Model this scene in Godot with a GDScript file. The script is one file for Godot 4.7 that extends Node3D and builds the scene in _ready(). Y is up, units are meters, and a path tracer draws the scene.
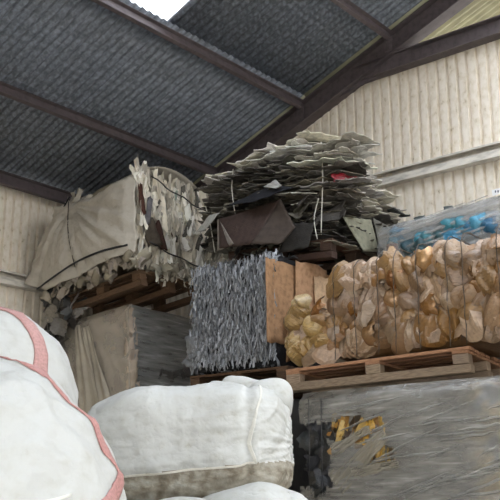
extends Node3D
# A corner of a steel shed stacked with baled plastic, textile and sheet waste.
# x runs along the gable wall, z along the building, y up, metres.

var rng := RandomNumberGenerator.new()
var nz := FastNoiseLite.new()
var nr := FastNoiseLite.new()
var folds_d: Array[Vector3] = []
var folds_p: PackedFloat32Array = []
var used := {}
var M := {}

# ------------------------------------------------------------------ helpers
class G:
	var v := PackedVector3Array()
	var c := PackedColorArray()
	var uv := PackedVector2Array()
	var i := PackedInt32Array()

	func quad(a: int, b: int, d: int, e: int) -> void:   # a,b,d,e counter-clockwise seen from outside
		i.append_array([a, d, b, a, e, d])

	func mesh(flat := false) -> ArrayMesh:
		var vv := v
		var cc := c
		var uu := uv
		var ii := i
		if flat:
			vv = PackedVector3Array(); cc = PackedColorArray(); uu = PackedVector2Array(); ii = PackedInt32Array()
			var nn := PackedVector3Array()
			for k in range(0, i.size(), 3):
				var p := v[i[k]]; var q := v[i[k + 1]]; var r := v[i[k + 2]]
				var n := (r - p).cross(q - p).normalized()
				for m in 3:
					vv.append(v[i[k + m]]); cc.append(c[i[k + m]]); uu.append(uv[i[k + m]]); nn.append(n); ii.append(k + m)
			var fa := []
			fa.resize(Mesh.ARRAY_MAX)
			fa[Mesh.ARRAY_VERTEX] = vv; fa[Mesh.ARRAY_NORMAL] = nn; fa[Mesh.ARRAY_COLOR] = cc; fa[Mesh.ARRAY_TEX_UV] = uu; fa[Mesh.ARRAY_INDEX] = ii
			var fm := ArrayMesh.new()
			fm.add_surface_from_arrays(Mesh.PRIMITIVE_TRIANGLES, fa)
			return fm
		var a := []
		a.resize(Mesh.ARRAY_MAX)
		a[Mesh.ARRAY_VERTEX] = vv; a[Mesh.ARRAY_COLOR] = cc; a[Mesh.ARRAY_TEX_UV] = uu; a[Mesh.ARRAY_INDEX] = ii
		var am := ArrayMesh.new()
		am.add_surface_from_arrays(Mesh.PRIMITIVE_TRIANGLES, a)
		var st := SurfaceTool.new()
		st.create_from(am, 0)
		st.generate_normals()
		return st.commit()


func numbered(parent: Node, called: String) -> String:
	var key := str(parent.get_instance_id()) + called
	var n: int = used.get(key, 0)
	used[key] = n + 1
	return called if n == 0 else "%s_%03d" % [called, n]


func part(called: String, g, m: Material, parent: Node, flat := false, at := Transform3D.IDENTITY) -> MeshInstance3D:
	var o := MeshInstance3D.new()
	o.name = numbered(parent, called)
	o.mesh = g if g is ArrayMesh else g.mesh(flat)
	o.material_override = null
	for s in o.mesh.get_surface_count():
		o.set_surface_override_material(s, m)
	o.transform = at
	parent.add_child(o, true)
	return o


func thing(called: String, label: String, category: String, at := Vector3.ZERO, group := "", kind := "") -> Node3D:
	var o := Node3D.new()
	o.name = numbered(self, called)
	o.position = at
	add_child(o, true)
	tag(o, label, category, group, kind)
	return o


func tag(o: Node, label: String, category := "", group := "", kind := "") -> void:
	if label: o.set_meta("label", label)
	if category: o.set_meta("category", category)
	if group: o.set_meta("group", group)
	if kind: o.set_meta("kind", kind)


func rf(a: float, b: float) -> float:
	return rng.randf_range(a, b)


func lin(r: float, g: float, b: float) -> Color:     # 0..255 sRGB to the linear colour that vertex colours want
	return Color(r / 255.0, g / 255.0, b / 255.0).srgb_to_linear()


func vary(c: Color, by: float) -> Color:
	var k := 1.0 + rf(-by, by)
	return Color(c.r * k, c.g * k, c.b * k * (1.0 + rf(-by, by) * 0.3), c.a)


func tri(x: float) -> float:
	return absf(x - floorf(x) - 0.5) * 4.0 - 1.0


func crumple(p: Vector3, f: float, n := 6) -> float:     # straight creases between flat facets, about -1..1
	var s := 0.0
	for k in n:
		s += tri(p.dot(folds_d[k]) * f * (0.7 + 0.13 * k) + folds_p[k]) * (1.0 - 0.09 * k)
	return s / (n * 0.62)


# a box with rounded edges, cut into cells; fn(p, normal) -> p moves its surface
func soft_box(g: G, half: Vector3, r: float, n: Vector3i, col: Color, fn = null, xf := Transform3D.IDENTITY, cf = null) -> void:
	r = minf(r, minf(half.x, minf(half.y, half.z)))
	var inner := half - Vector3.ONE * r
	for ax in 3:
		for sg in [-1.0, 1.0]:
			var a := (ax + 1) % 3
			var b := (ax + 2) % 3
			if sg < 0:
				var t := a; a = b; b = t
			var na: int = n[a]
			var nb: int = n[b]
			var first := g.v.size()
			for jb in nb + 1:
				for ja in na + 1:
					var p := Vector3.ZERO
					p[ax] = sg * half[ax]
					p[a] = half[a] * spread(float(ja) / na, r / half[a])
					p[b] = half[b] * spread(float(jb) / nb, r / half[b])
					var q := p.clamp(-inner, inner)
					var nrm := (p - q).normalized()
					p = q + nrm * r
					if fn != null:
						p = fn.call(p, nrm)
					g.v.append(xf * p)
					g.c.append(cf.call(p, nrm) if cf != null else col)
					g.uv.append(Vector2(float(ja) / na, float(jb) / nb))
			for jb in nb:
				for ja in na:
					var k := first + jb * (na + 1) + ja
					g.quad(k, k + 1, k + na + 2, k + na + 1)


func spread(t: float, e: float) -> float:    # -1..1
	return clampf(t * 2.0 - 1.0, -1.0, 1.0)


# chamfered board or block: a flat-shaded box of 44 triangles
func board(g: G, half: Vector3, ch: float, col: Color, xf := Transform3D.IDENTITY, warp := 0.0) -> void:
	var l := []
	for s in 3:
		l.append([-half[s], -half[s] + ch, half[s] - ch, half[s]])
	var inner := half - Vector3.ONE * ch
	for ax in 3:
		for sg in [-1.0, 1.0]:
			var a := (ax + 1) % 3
			var b := (ax + 2) % 3
			if sg < 0:
				var t := a; a = b; b = t
			var first := g.v.size()
			for jb in 4:
				for ja in 4:
					var p := Vector3.ZERO
					p[ax] = sg * half[ax]
					p[a] = l[a][ja]
					p[b] = l[b][jb]
					var q := p.clamp(-inner, inner)
					var d := p - q
					if d.length() > ch * 1.01:
						p = q + d.normalized() * ch
					p.y += warp * nz.get_noise_3d(xf.origin.x * 90.0 + p.x * 60.0, xf.origin.y * 300.0, p.z * 60.0)
					g.v.append(xf * p)
					g.c.append(col)
					g.uv.append(Vector2(p[a], p[b]))
			for jb in 3:
				for ja in 3:
					var k := first + jb * 4 + ja
					g.quad(k, k + 1, k + 5, k + 4)


# a sheet of thickness t over f(u, v); u x v points to its outside
func sheet(g: G, nu: int, nv: int, f: Callable, t: float, col: Color, keep = null) -> void:
	var pts: Array[Vector3] = []
	for j in nv + 1:
		for k in nu + 1:
			pts.append(f.call(float(k) / nu, float(j) / nv))
	var w := nu + 1
	var first := g.v.size()
	for side in 2:
		for j in nv + 1:
			for k in w:
				var du := pts[j * w + mini(k + 1, nu)] - pts[j * w + maxi(k - 1, 0)]
				var dv := pts[mini(j + 1, nv) * w + k] - pts[maxi(j - 1, 0) * w + k]
				var n := du.cross(dv).normalized()
				g.v.append(pts[j * w + k] + n * (t * 0.5 if side == 0 else -t * 0.5))
				g.c.append(col)
				g.uv.append(Vector2(float(k) / nu, float(j) / nv))
	var bk := first + w * (nv + 1)
	for j in nv:
		for k in nu:
			if keep != null and not keep.call((k + 0.5) / nu, (j + 0.5) / nv):
				continue
			var a := j * w + k
			g.quad(first + a, first + a + 1, first + a + w + 1, first + a + w)
			g.quad(bk + a + w, bk + a + w + 1, bk + a + 1, bk + a)
	if keep == null:
		for k in nu:
			g.quad(bk + k, bk + k + 1, first + k + 1, first + k)
			var e := nv * w + k
			g.quad(first + e, first + e + 1, bk + e + 1, bk + e)
		for j in nv:
			var a2 := j * w
			g.quad(bk + a2 + w, bk + a2, first + a2, first + a2 + w)
			var b2 := a2 + nu
			g.quad(bk + b2, bk + b2 + w, first + b2 + w, first + b2)


func tube(g: G, pts: Array, r: float, seg: int, col: Color, flatten := 1.0, side := Vector3.UP) -> void:
	var first := g.v.size()
	for k in pts.size():
		var p: Vector3 = pts[k]
		var d: Vector3 = (pts[mini(k + 1, pts.size() - 1)] - pts[maxi(k - 1, 0)]).normalized()
		var a := d.cross(side)
		if a.length() < 0.01:
			a = d.cross(Vector3.RIGHT)
		a = a.normalized()
		var b := a.cross(d)
		for s in seg:
			var an := TAU * s / seg
			g.v.append(p + a * cos(an) * r + b * sin(an) * r * flatten)
			g.c.append(col)
			g.uv.append(Vector2(float(s) / seg, k))
	for k in pts.size() - 1:
		for s in seg:
			var s2 := (s + 1) % seg
			g.quad(first + k * seg + s, first + k * seg + s2, first + (k + 1) * seg + s2, first + (k + 1) * seg + s)
	for e in [0, pts.size() - 1]:
		var o: int = first + e * seg
		for s in range(1, seg - 1):
			if e == 0:
				g.i.append_array([o, o + s, o + s + 1])
			else:
				g.i.append_array([o, o + s + 1, o + s])


func smooth_line(pts: Array, per := 6) -> Array:
	var cv := Curve3D.new()
	for k in pts.size():
		var t: Vector3 = (pts[mini(k + 1, pts.size() - 1)] - pts[maxi(k - 1, 0)]) / 6.0
		cv.add_point(pts[k], -t, t)
	var out := []
	for k in pts.size() - 1:
		for s in per:
			out.append(cv.sample(k, float(s) / per))
	out.append(pts[-1])
	return out


# crumpled wad of film, a closed lump with creases
func wad(half: Vector3, amp: float, f: float, col: Color, n := 6) -> G:
	var g := G.new()
	var sh := Vector3(rf(-40, 40), rf(-40, 40), rf(-40, 40))
	soft_box(g, half, minf(half.x, minf(half.y, half.z)) * 0.8, Vector3i(n + 1, n + 1, n), col,
		func(p: Vector3, nn: Vector3) -> Vector3: return p + nn * amp * crumple(p + sh, f))
	return g


# a folded film bag packed in a bale: a pillow whose pleats run out from a pinch, edges tucked back
func packed_bag(w: float, h: float, deep: float, col: Color) -> G:
	var g := G.new()
	var sh := Vector3(rf(-40, 40), rf(-40, 40), rf(-40, 40))
	var pin := Vector2(rf(-0.6, 0.6) * w, (1.0 if rng.randf() < 0.5 else -1.0) * rf(0.45, 1.1) * h)
	var spokes := rf(1.4, 3.2)
	sheet(g, 11, 11, func(u: float, v: float) -> Vector3:
		var a := u * 2.0 - 1.0
		var b := v * 2.0 - 1.0
		var x := a * w * 0.5 * (1.0 - 0.22 * b * b)
		var y := b * h * 0.5 * (1.0 - 0.22 * a * a)
		var d := Vector2(x, y) - pin
		var z := deep * (1.0 - pow(absf(a), 3.2)) * (1.0 - pow(absf(b), 3.2)) - deep * 0.75
		z += 0.020 * tri(atan2(d.x, absf(d.y)) * spokes + sh.x) * clampf(d.length() / 0.10, 0.0, 1.0)
		z += 0.018 * crumple(Vector3(x, y, 0) + sh, 5.5, 4)
		return Vector3(x, y, z), 0.003, col)
	return g


# crumpled flat piece of film or cloth, local: x across, y up, z towards the outside
func rag(w: float, h: float, amp: float, f: float, t: float, col: Color, nu := 8, nv := 8, bend := 0.0) -> G:
	var g := G.new()
	var sh := Vector3(rf(-40, 40), rf(-40, 40), rf(-40, 40))
	sheet(g, nu, nv, func(u: float, v: float) -> Vector3:
		var x := (u - 0.5) * w * (1.0 + 0.35 * nz.get_noise_2d(v * 60.0 + sh.x, sh.y))
		var y := (v - 0.5) * h * (1.0 + 0.35 * nz.get_noise_2d(u * 60.0 + sh.y, sh.z))
		x += 0.12 * w * nz.get_noise_2d(v * 90.0, sh.z * 3.0)
		var z := amp * crumple(Vector3(x, y, 0) + sh, f) - bend * (x * x / (w * w) + y * y / (h * h)) * 4.0
		return Vector3(x, y, z), t, col)
	return g


func mat(called: String, col: Color, rough: float, opt := {}) -> StandardMaterial3D:
	var m := StandardMaterial3D.new()
	m.resource_name = called
	m.albedo_color = col
	m.roughness = rough
	m.metallic_specular = opt.get("spec", 0.5)
	m.metallic = opt.get("metal", 0.0)
	m.cull_mode = BaseMaterial3D.CULL_DISABLED
	if opt.get("vc", true): m.vertex_color_use_as_albedo = true
	if opt.has("tex") or opt.has("norm") or opt.has("bump"):
		m.uv1_triplanar = true
		m.uv1_world_triplanar = opt.get("world", false)
		m.uv1_scale = opt.get("scale", Vector3.ONE)
	if opt.has("tex"): m.albedo_texture = opt.tex
	if opt.has("norm"):
		m.normal_enabled = true
		m.normal_texture = opt.norm
		m.normal_scale = opt.get("ns", 1.0)
	if opt.has("bump"):
		m.heightmap_enabled = true
		m.heightmap_texture = opt.bump
		m.heightmap_scale = opt.get("bs", 0.5)
	if opt.get("alpha", false):
		m.transparency = BaseMaterial3D.TRANSPARENCY_ALPHA
	if opt.has("back"):
		m.backlight_enabled = true
		m.backlight = opt.back
	return m


func noise_tex(type: int, freq: float, oct: int, ramp: Array, opt := {}) -> NoiseTexture2D:
	var n := FastNoiseLite.new()
	n.noise_type = type
	n.frequency = freq
	n.seed = opt.get("seed", 3)
	n.fractal_type = opt.get("fractal", FastNoiseLite.FRACTAL_FBM)
	n.fractal_octaves = oct
	n.cellular_return_type = opt.get("ret", FastNoiseLite.RETURN_DISTANCE)
	if opt.has("warp"):
		n.domain_warp_enabled = true
		n.domain_warp_amplitude = opt.warp
		n.domain_warp_frequency = opt.get("wf", 0.02)
	var t := NoiseTexture2D.new()
	t.width = 512; t.height = 512
	t.seamless = true
	t.noise = n
	if opt.get("as_normal", false):
		t.as_normal_map = true
		t.bump_strength = opt.get("strength", 6.0)
	elif ramp.size():
		var gr := Gradient.new()
		gr.offsets = PackedFloat32Array(ramp.map(func(e): return e[0]))
		gr.colors = PackedColorArray(ramp.map(func(e): return e[1]))
		t.color_ramp = gr
	return t


func grey(v: float, a := 1.0) -> Color:
	return Color(v, v, v, a)


# ------------------------------------------------------------------ scene
func _ready() -> void:
	var cam := Camera3D.new()
	cam.name = "camera"
	cam.position = Vector3(0, 1.6, 0)
	cam.rotation_degrees = Vector3(15.3, 40.0, 0)
	cam.fov = 30.57
	cam.near = 0.05
	cam.far = 200.0
	add_child(cam)
	cam.current = true

	var sky_m := ProceduralSkyMaterial.new()
	sky_m.sky_top_color = Color(0.85, 0.88, 0.92)
	sky_m.sky_horizon_color = Color(0.94, 0.943, 0.94)
	sky_m.sky_curve = 0.2
	sky_m.ground_horizon_color = Color(0.60, 0.59, 0.56)
	sky_m.ground_bottom_color = Color(0.45, 0.44, 0.42)
	sky_m.sky_energy_multiplier = 1.0
	var sky := Sky.new()
	sky.sky_material = sky_m
	var env := Environment.new()
	env.background_mode = Environment.BG_SKY
	env.sky = sky
	env.background_energy_multiplier = 1.0
	env.ambient_light_source = Environment.AMBIENT_SOURCE_SKY
	env.tonemap_mode = Environment.TONE_MAPPER_LINEAR
	env.tonemap_exposure = 9.6
	env.sdfgi_enabled = true
	env.ssao_enabled = true
	env.ssil_enabled = true
	var we := WorldEnvironment.new()
	we.name = "world_environment"
	we.environment = env
	add_child(we)

	rng.seed = 71
	nz.seed = 5
	nz.frequency = 0.05
	nz.fractal_octaves = 3
	nr.seed = 9
	nr.frequency = 0.05
	nr.fractal_type = FastNoiseLite.FRACTAL_RIDGED
	nr.fractal_octaves = 3
	for k in 10:
		folds_d.append(Vector3(rf(-1, 1), rf(-1, 1), rf(-1, 1)).normalized())
		folds_p.append(rf(0, 1))

	make_materials()
	build_shell()
	build_bottom_bales()
	build_wrapped_bale_right()
	build_grey_bale()
	build_dark_bale()
	build_brown_bale()
	build_blue_bale()
	build_textile_bale()
	build_sheet_bale()
	build_loose_film()
	build_bags()


func make_materials() -> void:
	var S := FastNoiseLite.TYPE_SIMPLEX_SMOOTH
	var C := FastNoiseLite.TYPE_CELLULAR
	var mott := noise_tex(S, 0.012, 5, [[0.0, grey(0.72)], [0.5, grey(0.92)], [1.0, grey(1.0)]])
	var crease := noise_tex(C, 0.02, 2, [], {"as_normal": true, "strength": 9.0, "ret": FastNoiseLite.RETURN_DISTANCE2_SUB, "warp": 25.0})
	var fine := noise_tex(S, 0.05, 4, [], {"as_normal": true, "strength": 5.0})
	var ridge := noise_tex(S, 0.014, 4, [], {"as_normal": true, "strength": 10.0, "fractal": FastNoiseLite.FRACTAL_RIDGED, "warp": 20.0})
	var zinc := noise_tex(S, 0.025, 5, [[0.0, grey(0.5)], [0.4, grey(0.66)], [0.55, grey(0.8)], [0.75, grey(0.95)], [1.0, grey(1.0)]], {"warp": 15.0})
	var stain := noise_tex(S, 0.03, 5, [[0.0, Color(0.62, 0.57, 0.48)], [0.08, Color(0.84, 0.81, 0.74)], [0.2, Color(0.95, 0.94, 0.91)], [0.6, grey(1.0)], [1.0, grey(1.0)]])
	var wood := noise_tex(S, 0.03, 4, [[0.0, Color(0.62, 0.58, 0.52)], [0.5, grey(0.9)], [1.0, grey(1.1)]])
	var dirt := noise_tex(S, 0.012, 6, [[0.0, Color(0.86, 0.84, 0.79)], [0.2, Color(0.95, 0.945, 0.93)], [0.45, Color(0.985, 0.985, 0.98)], [1.0, grey(1.0)]])
	var mud := noise_tex(S, 0.012, 7, [[0.0, Color(0.42, 0.37, 0.30)], [0.3, Color(0.62, 0.57, 0.50)], [0.6, Color(0.80, 0.77, 0.71)], [1.0, Color(0.92, 0.91, 0.88)]], {"warp": 12.0})
	var streak := noise_tex(S, 0.012, 5, [[0.0, Color(0.70, 0.70, 0.70, 0.42)], [0.5, Color(0.78, 0.78, 0.77, 0.50)], [0.75, Color(0.86, 0.86, 0.85, 0.60)], [1.0, Color(1, 1, 1, 0.88)]])
	M.roof = mat("galvanised_roof", Color(0.61, 0.64, 0.69), 0.55, {"tex": zinc, "world": true, "scale": Vector3(1.2, 1.2, 1.6), "metal": 0.15})
	M.grp = mat("yellowed_rooflight", Color(0.70, 0.69, 0.58), 0.6, {"back": Color(0.40, 0.39, 0.29), "tex": mott, "world": true, "scale": Vector3(0.6, 0.6, 2)})
	M.pane = mat("clear_rooflight", Color(0.95, 0.97, 1.0, 0.12), 0.1, {"alpha": true, "vc": false})
	M.wall = mat("cream_cladding", Color(0.945, 0.905, 0.845), 0.5, {"tex": stain, "world": true, "scale": Vector3(0.7, 0.5, 0.7)})
	M.girt = mat("cream_girt", Color(0.92, 0.89, 0.84), 0.5, {"tex": mott, "world": true, "scale": Vector3(0.6, 2, 0.6)})
	M.steel = mat("red_oxide_steel", Color(0.39, 0.35, 0.355), 0.5, {"tex": mott, "world": true, "scale": Vector3(1.5, 1.5, 1.5)})
	M.concrete = mat("concrete", Color(0.66, 0.64, 0.60), 0.85, {"tex": mott, "world": true, "scale": Vector3(0.4, 0.4, 0.4)})
	M.wood = mat("pallet_wood", Color(1, 1, 1), 0.8, {"tex": wood, "scale": Vector3(0.8, 9, 9), "bump": wood, "bs": 0.25})
	M.woodz = mat("pallet_wood_turned", Color(1, 1, 1), 0.8, {"tex": wood, "scale": Vector3(9, 9, 0.8), "bump": wood, "bs": 0.25})
	M.bag = mat("woven_white_bag", Color(1, 1, 1), 0.6, {"tex": dirt, "scale": Vector3(1.7, 1.7, 1.7), "norm": crease, "ns": 0.5, "back": Color(0.12, 0.12, 0.12)})
	M.bag_muddy = mat("muddy_bag_underside", Color(1, 1, 1), 0.75, {"tex": mud, "scale": Vector3(1.6, 2.4, 1.6), "norm": ridge, "ns": 0.5})
	M.band = mat("red_webbing", Color(1, 1, 1), 0.7, {"tex": mott, "scale": Vector3(9, 9, 9), "norm": fine, "ns": 0.4})
	M.film = mat("film", Color(1, 1, 1), 0.33, {"norm": crease, "scale": Vector3(4, 4, 4), "ns": 0.8, "spec": 0.6, "tex": mott})
	M.film_body = mat("film_body", Color(1, 1, 1), 0.4, {"norm": ridge, "scale": Vector3(1.5, 1.5, 1.5), "ns": 0.15, "spec": 0.6, "tex": mott})
	M.foil = mat("gold_film", Color(1.0, 0.90, 0.72), 0.18, {"norm": crease, "scale": Vector3(4, 4, 4), "ns": 0.8, "spec": 0.8, "metal": 0.35, "tex": mott})
	M.silver = mat("silver_film", Color(1, 1, 1), 0.3, {"norm": crease, "scale": Vector3(7, 3, 7), "ns": 1.0, "spec": 0.8, "tex": mott})
	M.cloth = mat("cloth", Color(1, 1, 1), 0.85, {"norm": fine, "scale": Vector3(3, 3, 3), "ns": 0.5, "tex": dirt, "spec": 0.2})
	M.cover = mat("dusty_woven_cover", Color(1, 1, 1), 0.75, {"norm": ridge, "scale": Vector3(2, 2, 2), "ns": 0.4, "tex": dirt, "spec": 0.3})
	M.sheet = mat("stiff_sheet", Color(1, 1, 1), 0.7, {"norm": fine, "scale": Vector3(2, 2, 2), "ns": 0.5, "tex": mott, "spec": 0.3})
	M.card = mat("cardboard", Color(1, 1, 1), 0.8, {"norm": fine, "scale": Vector3(2, 2, 2), "ns": 0.3, "tex": mott, "spec": 0.2})
	M.dark = mat("bale_core", Color(1, 1, 1), 0.8, {"norm": crease, "scale": Vector3(3, 3, 3), "ns": 1.0, "tex": mott})
	M.strap = mat("black_strap", Color(1, 1, 1), 0.5)
	M.string = mat("white_string", Color(1, 1, 1), 0.7)
	M.wrap = mat("stretch_film", Color(0.88, 0.875, 0.86), 0.28, {"tex": streak, "scale": Vector3(0.3, 3.2, 0.3), "alpha": true, "norm": ridge, "ns": 0.6, "spec": 0.7})
	M.wrap_thin = mat("thin_stretch_film", Color(1.0, 1.0, 1.0, 0.55), 0.22, {"tex": streak, "scale": Vector3(0.3, 4.5, 0.3), "alpha": true, "norm": ridge, "ns": 0.6, "spec": 0.8})
	M.flap = mat("torn_film", Color(0.9, 0.88, 0.83, 0.85), 0.4, {"tex": mott, "scale": Vector3(0.5, 0.5, 0.5), "alpha": true, "norm": ridge, "ns": 0.15})


# ------------------------------------------------------------------ the shed
const EAVE := 5.23
const SL := 0.3858     # rise per metre
const WX := -8.8       # inner face of the left wall
const GZ := -8.42      # inner face of the gable wall

func roof_y(x: float) -> float:
	return EAVE + SL * (x + 8.77) if x < 0.0 else EAVE + SL * (8.77 - x)


func corrugated(x0: float, x1: float, z0: float, z1: float, lift: float, count: int, amp: float, col: Color) -> G:
	var g := G.new()
	var up := Vector3(-SL, 1, 0).normalized() if x0 < 0.0 and x1 <= 0.01 else Vector3(SL, 1, 0).normalized()
	sheet(g, 2, count * 8, func(u: float, v: float) -> Vector3:
		var x := lerpf(x0, x1, u)
		var z := lerpf(z1, z0, v)
		return Vector3(x, roof_y(x), z) + up * (lift + amp * sin(v * count * TAU)), 0.002, col)
	return g


func clad(along_x: bool, a0: float, a1: float, at: float, y0: float, top: Callable, col: Color) -> G:
	var g := G.new()
	var prof := [[0.0, 0.0], [0.026, 0.0], [0.036, 1.0], [0.110, 1.0]]
	var pts := []
	var a := a0
	while a < a1 - 0.001:
		for e in prof:
			if a + e[0] <= a1 + 0.001:
				pts.append([a + e[0], e[1] * 0.034])
		a += 0.12
	pts.append([a1, 0.0])
	sheet(g, pts.size() - 1, 1, func(u: float, v: float) -> Vector3:
		var e = pts[roundi(u * (pts.size() - 1))]
		var y: float = lerpf(y0, top.call(e[0]), v)
		return Vector3(e[0], y, at + e[1]) if along_x else Vector3(at + e[1], y, -e[0]), 0.002, col)
	return g


func build_shell() -> void:
	rng.seed = 100
	# floor
	var fl := G.new()
	soft_box(fl, Vector3(18, 0.1, 20), 0.01, Vector3i(2, 1, 2), Color(1, 1, 1))
	var flo := part("floor", fl, M.concrete, self, true, Transform3D(Basis(), Vector3(0, -0.1, 2)))
	tag(flo, "grey concrete floor of the shed under the stacked bales", "floor", "", "structure")

	# gable wall, clad in ribbed sheets
	var wb := thing("wall_back", "cream ribbed steel gable wall with dirt streaks behind the bales", "wall", Vector3.ZERO, "", "structure")
	var x := WX
	var tops := func(px: float) -> float: return minf(roof_y(px) - 0.12, 6.40)
	while x < 8.7:
		var c := vary(Color(1, 1, 1), 0.03)
		part("wall_sheet", clad(true, x, x + 0.965, GZ - (0.003 if int(x * 7.0) % 2 == 0 else 0.0), 0.0, tops, c), M.wall, wb, true)
		x += 0.96
	for y in [5.05, 3.55, 2.0]:
		part("girt", girt(Vector3(WX, y, GZ + 0.03), Vector3(8.8, y, GZ + 0.03), Vector3(0, 0, 1)), M.girt, wb, true)
	# head beam of the gable wall
	var hb := G.new()
	i_beam(hb, Vector3(-5.35, 6.40, GZ + 0.10), Vector3(8.8, 6.40, GZ + 0.10), Vector3.UP, 0.20, 0.14)
	tag(part("head_beam", hb, M.steel, wb, true), "brown steel head beam")
	# left wall
	var wl := thing("wall_left", "shaded cream ribbed steel wall under the eaves at left", "wall", Vector3.ZERO, "", "structure")
	var z := 8.6
	var n := 0
	while z > -4.4:
		part("wall_sheet", clad(false, z - 0.96, z + 0.005, WX - (0.003 if n % 2 == 0 else 0.0), 0.0, func(_a): return EAVE - 0.05, vary(Color(1, 1, 1), 0.03)), M.wall, wl, true)
		z -= 0.96
		n += 1
	for y in [4.06, 2.6, 1.2]:
		part("girt", girt(Vector3(WX + 0.03, y, 4.6), Vector3(WX + 0.03, y, GZ), Vector3(1, 0, 0)), M.girt, wl, true)
	var wr := thing("wall_right", "cream ribbed steel wall on the far side of the shed with an open bay", "wall", Vector3.ZERO, "", "structure")
	part("wall_sheet", clad(false, -4.6, 3.8, 8.8, 0.0, func(_a): return EAVE - 0.05, Color(1, 1, 1)), M.wall, wr, true)
	var wf := thing("wall_front", "cream ribbed steel front wall of the shed beside its wide doorway", "wall", Vector3.ZERO, "", "structure")
	part("wall_sheet", clad(true, -8.8, -3.04, 4.5, 0.0, func(px): return roof_y(px) - 0.12, Color(1, 1, 1)), M.wall, wf, true)
	part("wall_sheet", clad(true, -3.04, 8.8, 4.5, 4.6, func(px): return roof_y(px) - 0.12, Color(1, 1, 1)), M.wall, wf, true)
	for pz in [-8.3, -2.6, 4.3]:
		var pg0 := G.new()
		i_beam(pg0, Vector3(8.7, 0, pz), Vector3(8.7, EAVE, pz), Vector3(1, 0, 0), 0.26, 0.17)
		part("post", pg0, M.steel, wf, true)

	# roof: corrugated sheets on purlins, carried by a rafter along the gable
	var ce := thing("ceiling", "dark corrugated galvanised roof sheets on brown steel purlins", "roof", Vector3.ZERO, "", "structure")
	var wn := thing("window_1", "bright clear rooflight sheet between two roof purlins", "rooflight", Vector3.ZERO, "", "structure")
	var wn2 := thing("window_2", "row of clear rooflight sheets near the ridge of the shed", "rooflight", Vector3.ZERO, "", "structure")
	var runs := [[-8.95, -6.02, 0.0], [-6.10, -3.42, 0.012], [-3.50, 0.02, 0.024]]
	var k := 0
	var zz := -5.88 - 0.76 * 11
	while zz < 4.5:
		for ri in 3:
			var r = runs[ri]
			var tone := vary(Color(1, 1, 1), 0.10)
			var clear: bool = (ri == 1 and zz > -5.9 and zz < -4.4) or (ri == 2 and zz > -8.2 and zz < -4.4)
			var yellow: bool = zz < -8.5 and not (int(round((zz + 5.88) / 0.76)) % 3 == 0)
			if clear:
				part("rooflight_sheet", corrugated(r[0], r[1], zz - 0.03, zz + 0.76, r[2] + 0.02, 8, 0.014, Color(1, 1, 1)), M.pane, wn if ri == 1 else wn2)
			else:
				part("roof_sheet", corrugated(r[0], r[1], zz - 0.03, zz + 0.76, r[2] + 0.02 + (0.002 if k % 2 == 0 else 0.0), 8, 0.014, tone), M.grp if yellow else M.roof, ce)
		zz += 0.76
		k += 1
	for j in 12:
		for e in [[-0.02, 2.6], [2.5, 6.0], [5.9, 8.95]]:
			var lit: bool = e[0] < 5.0 and j >= 3 and j <= 6
			part("rooflight_sheet" if lit else "roof_sheet", corrugated(e[0], e[1], -14.2 + j * 1.6, -12.58 + j * 1.6, 0.02, 17, 0.014, Color(1, 1, 1)), M.pane if lit else M.roof, wn2 if lit else ce)
	for px in [-8.66, -7.50, -6.10, -4.84, -3.45, -2.1, -0.7]:
		for seg in [[GZ + 0.18, 4.6], [-14.2, GZ - 0.02]]:
			var pg := G.new()
			purlin(pg, px, seg[0], seg[1])
			part("purlin", pg, M.steel, ce, true)
	for px in [0.7, 2.4, 4.1, 5.8, 7.5]:
		var pg2 := G.new()
		purlin(pg2, px, -14.2, 4.6)
		part("purlin", pg2, M.steel, ce, true)
	for rz in [GZ + 0.11, -2.6]:
		var rg := G.new()
		i_beam(rg, Vector3(-8.9, roof_y(-8.9) - 0.13, rz), Vector3(0, roof_y(0) - 0.13, rz), Vector3(-SL, 1, 0).normalized(), 0.26, 0.17)
		part("rafter", rg, M.steel, ce, true)
		var rg2 := G.new()
		i_beam(rg2, Vector3(0, roof_y(0) - 0.13, rz), Vector3(8.9, roof_y(-8.9) - 0.13, rz), Vector3(SL, 1, 0).normalized(), 0.26, 0.17)
		part("rafter", rg2, M.steel, ce, true)
	# cleats where the purlins land on the gable rafter
	for px in [-7.50, -6.10, -4.84]:
		var cg := G.new()
		board(cg, Vector3(0.05, 0.10, 0.006), 0.003, Color(1, 1, 1), Transform3D(Basis(), Vector3(px, roof_y(px) - 0.14, GZ + 0.21)))
		part("cleat", cg, M.steel, ce, true)
	# haunch plate where the head beam meets the rafter
	var hg := G.new()
	var hp := [Vector3(-5.75, roof_y(-5.75) - 0.24, 0), Vector3(-5.0, 6.30, 0), Vector3(-4.6, 6.30, 0), Vector3(-4.6, 6.50, 0), Vector3(-4.95, roof_y(-4.95) - 0.2, 0)]
	sheet(hg, 4, 1, func(u: float, v: float) -> Vector3:
		var q: int = roundi(u * 4)
		return hp[q].lerp(Vector3(-5.0, 6.42, 0), v) + Vector3(0, 0, GZ + 0.13), 0.012, Color(1, 1, 1))
	part("haunch_plate", hg, M.steel, ce, true)


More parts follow.
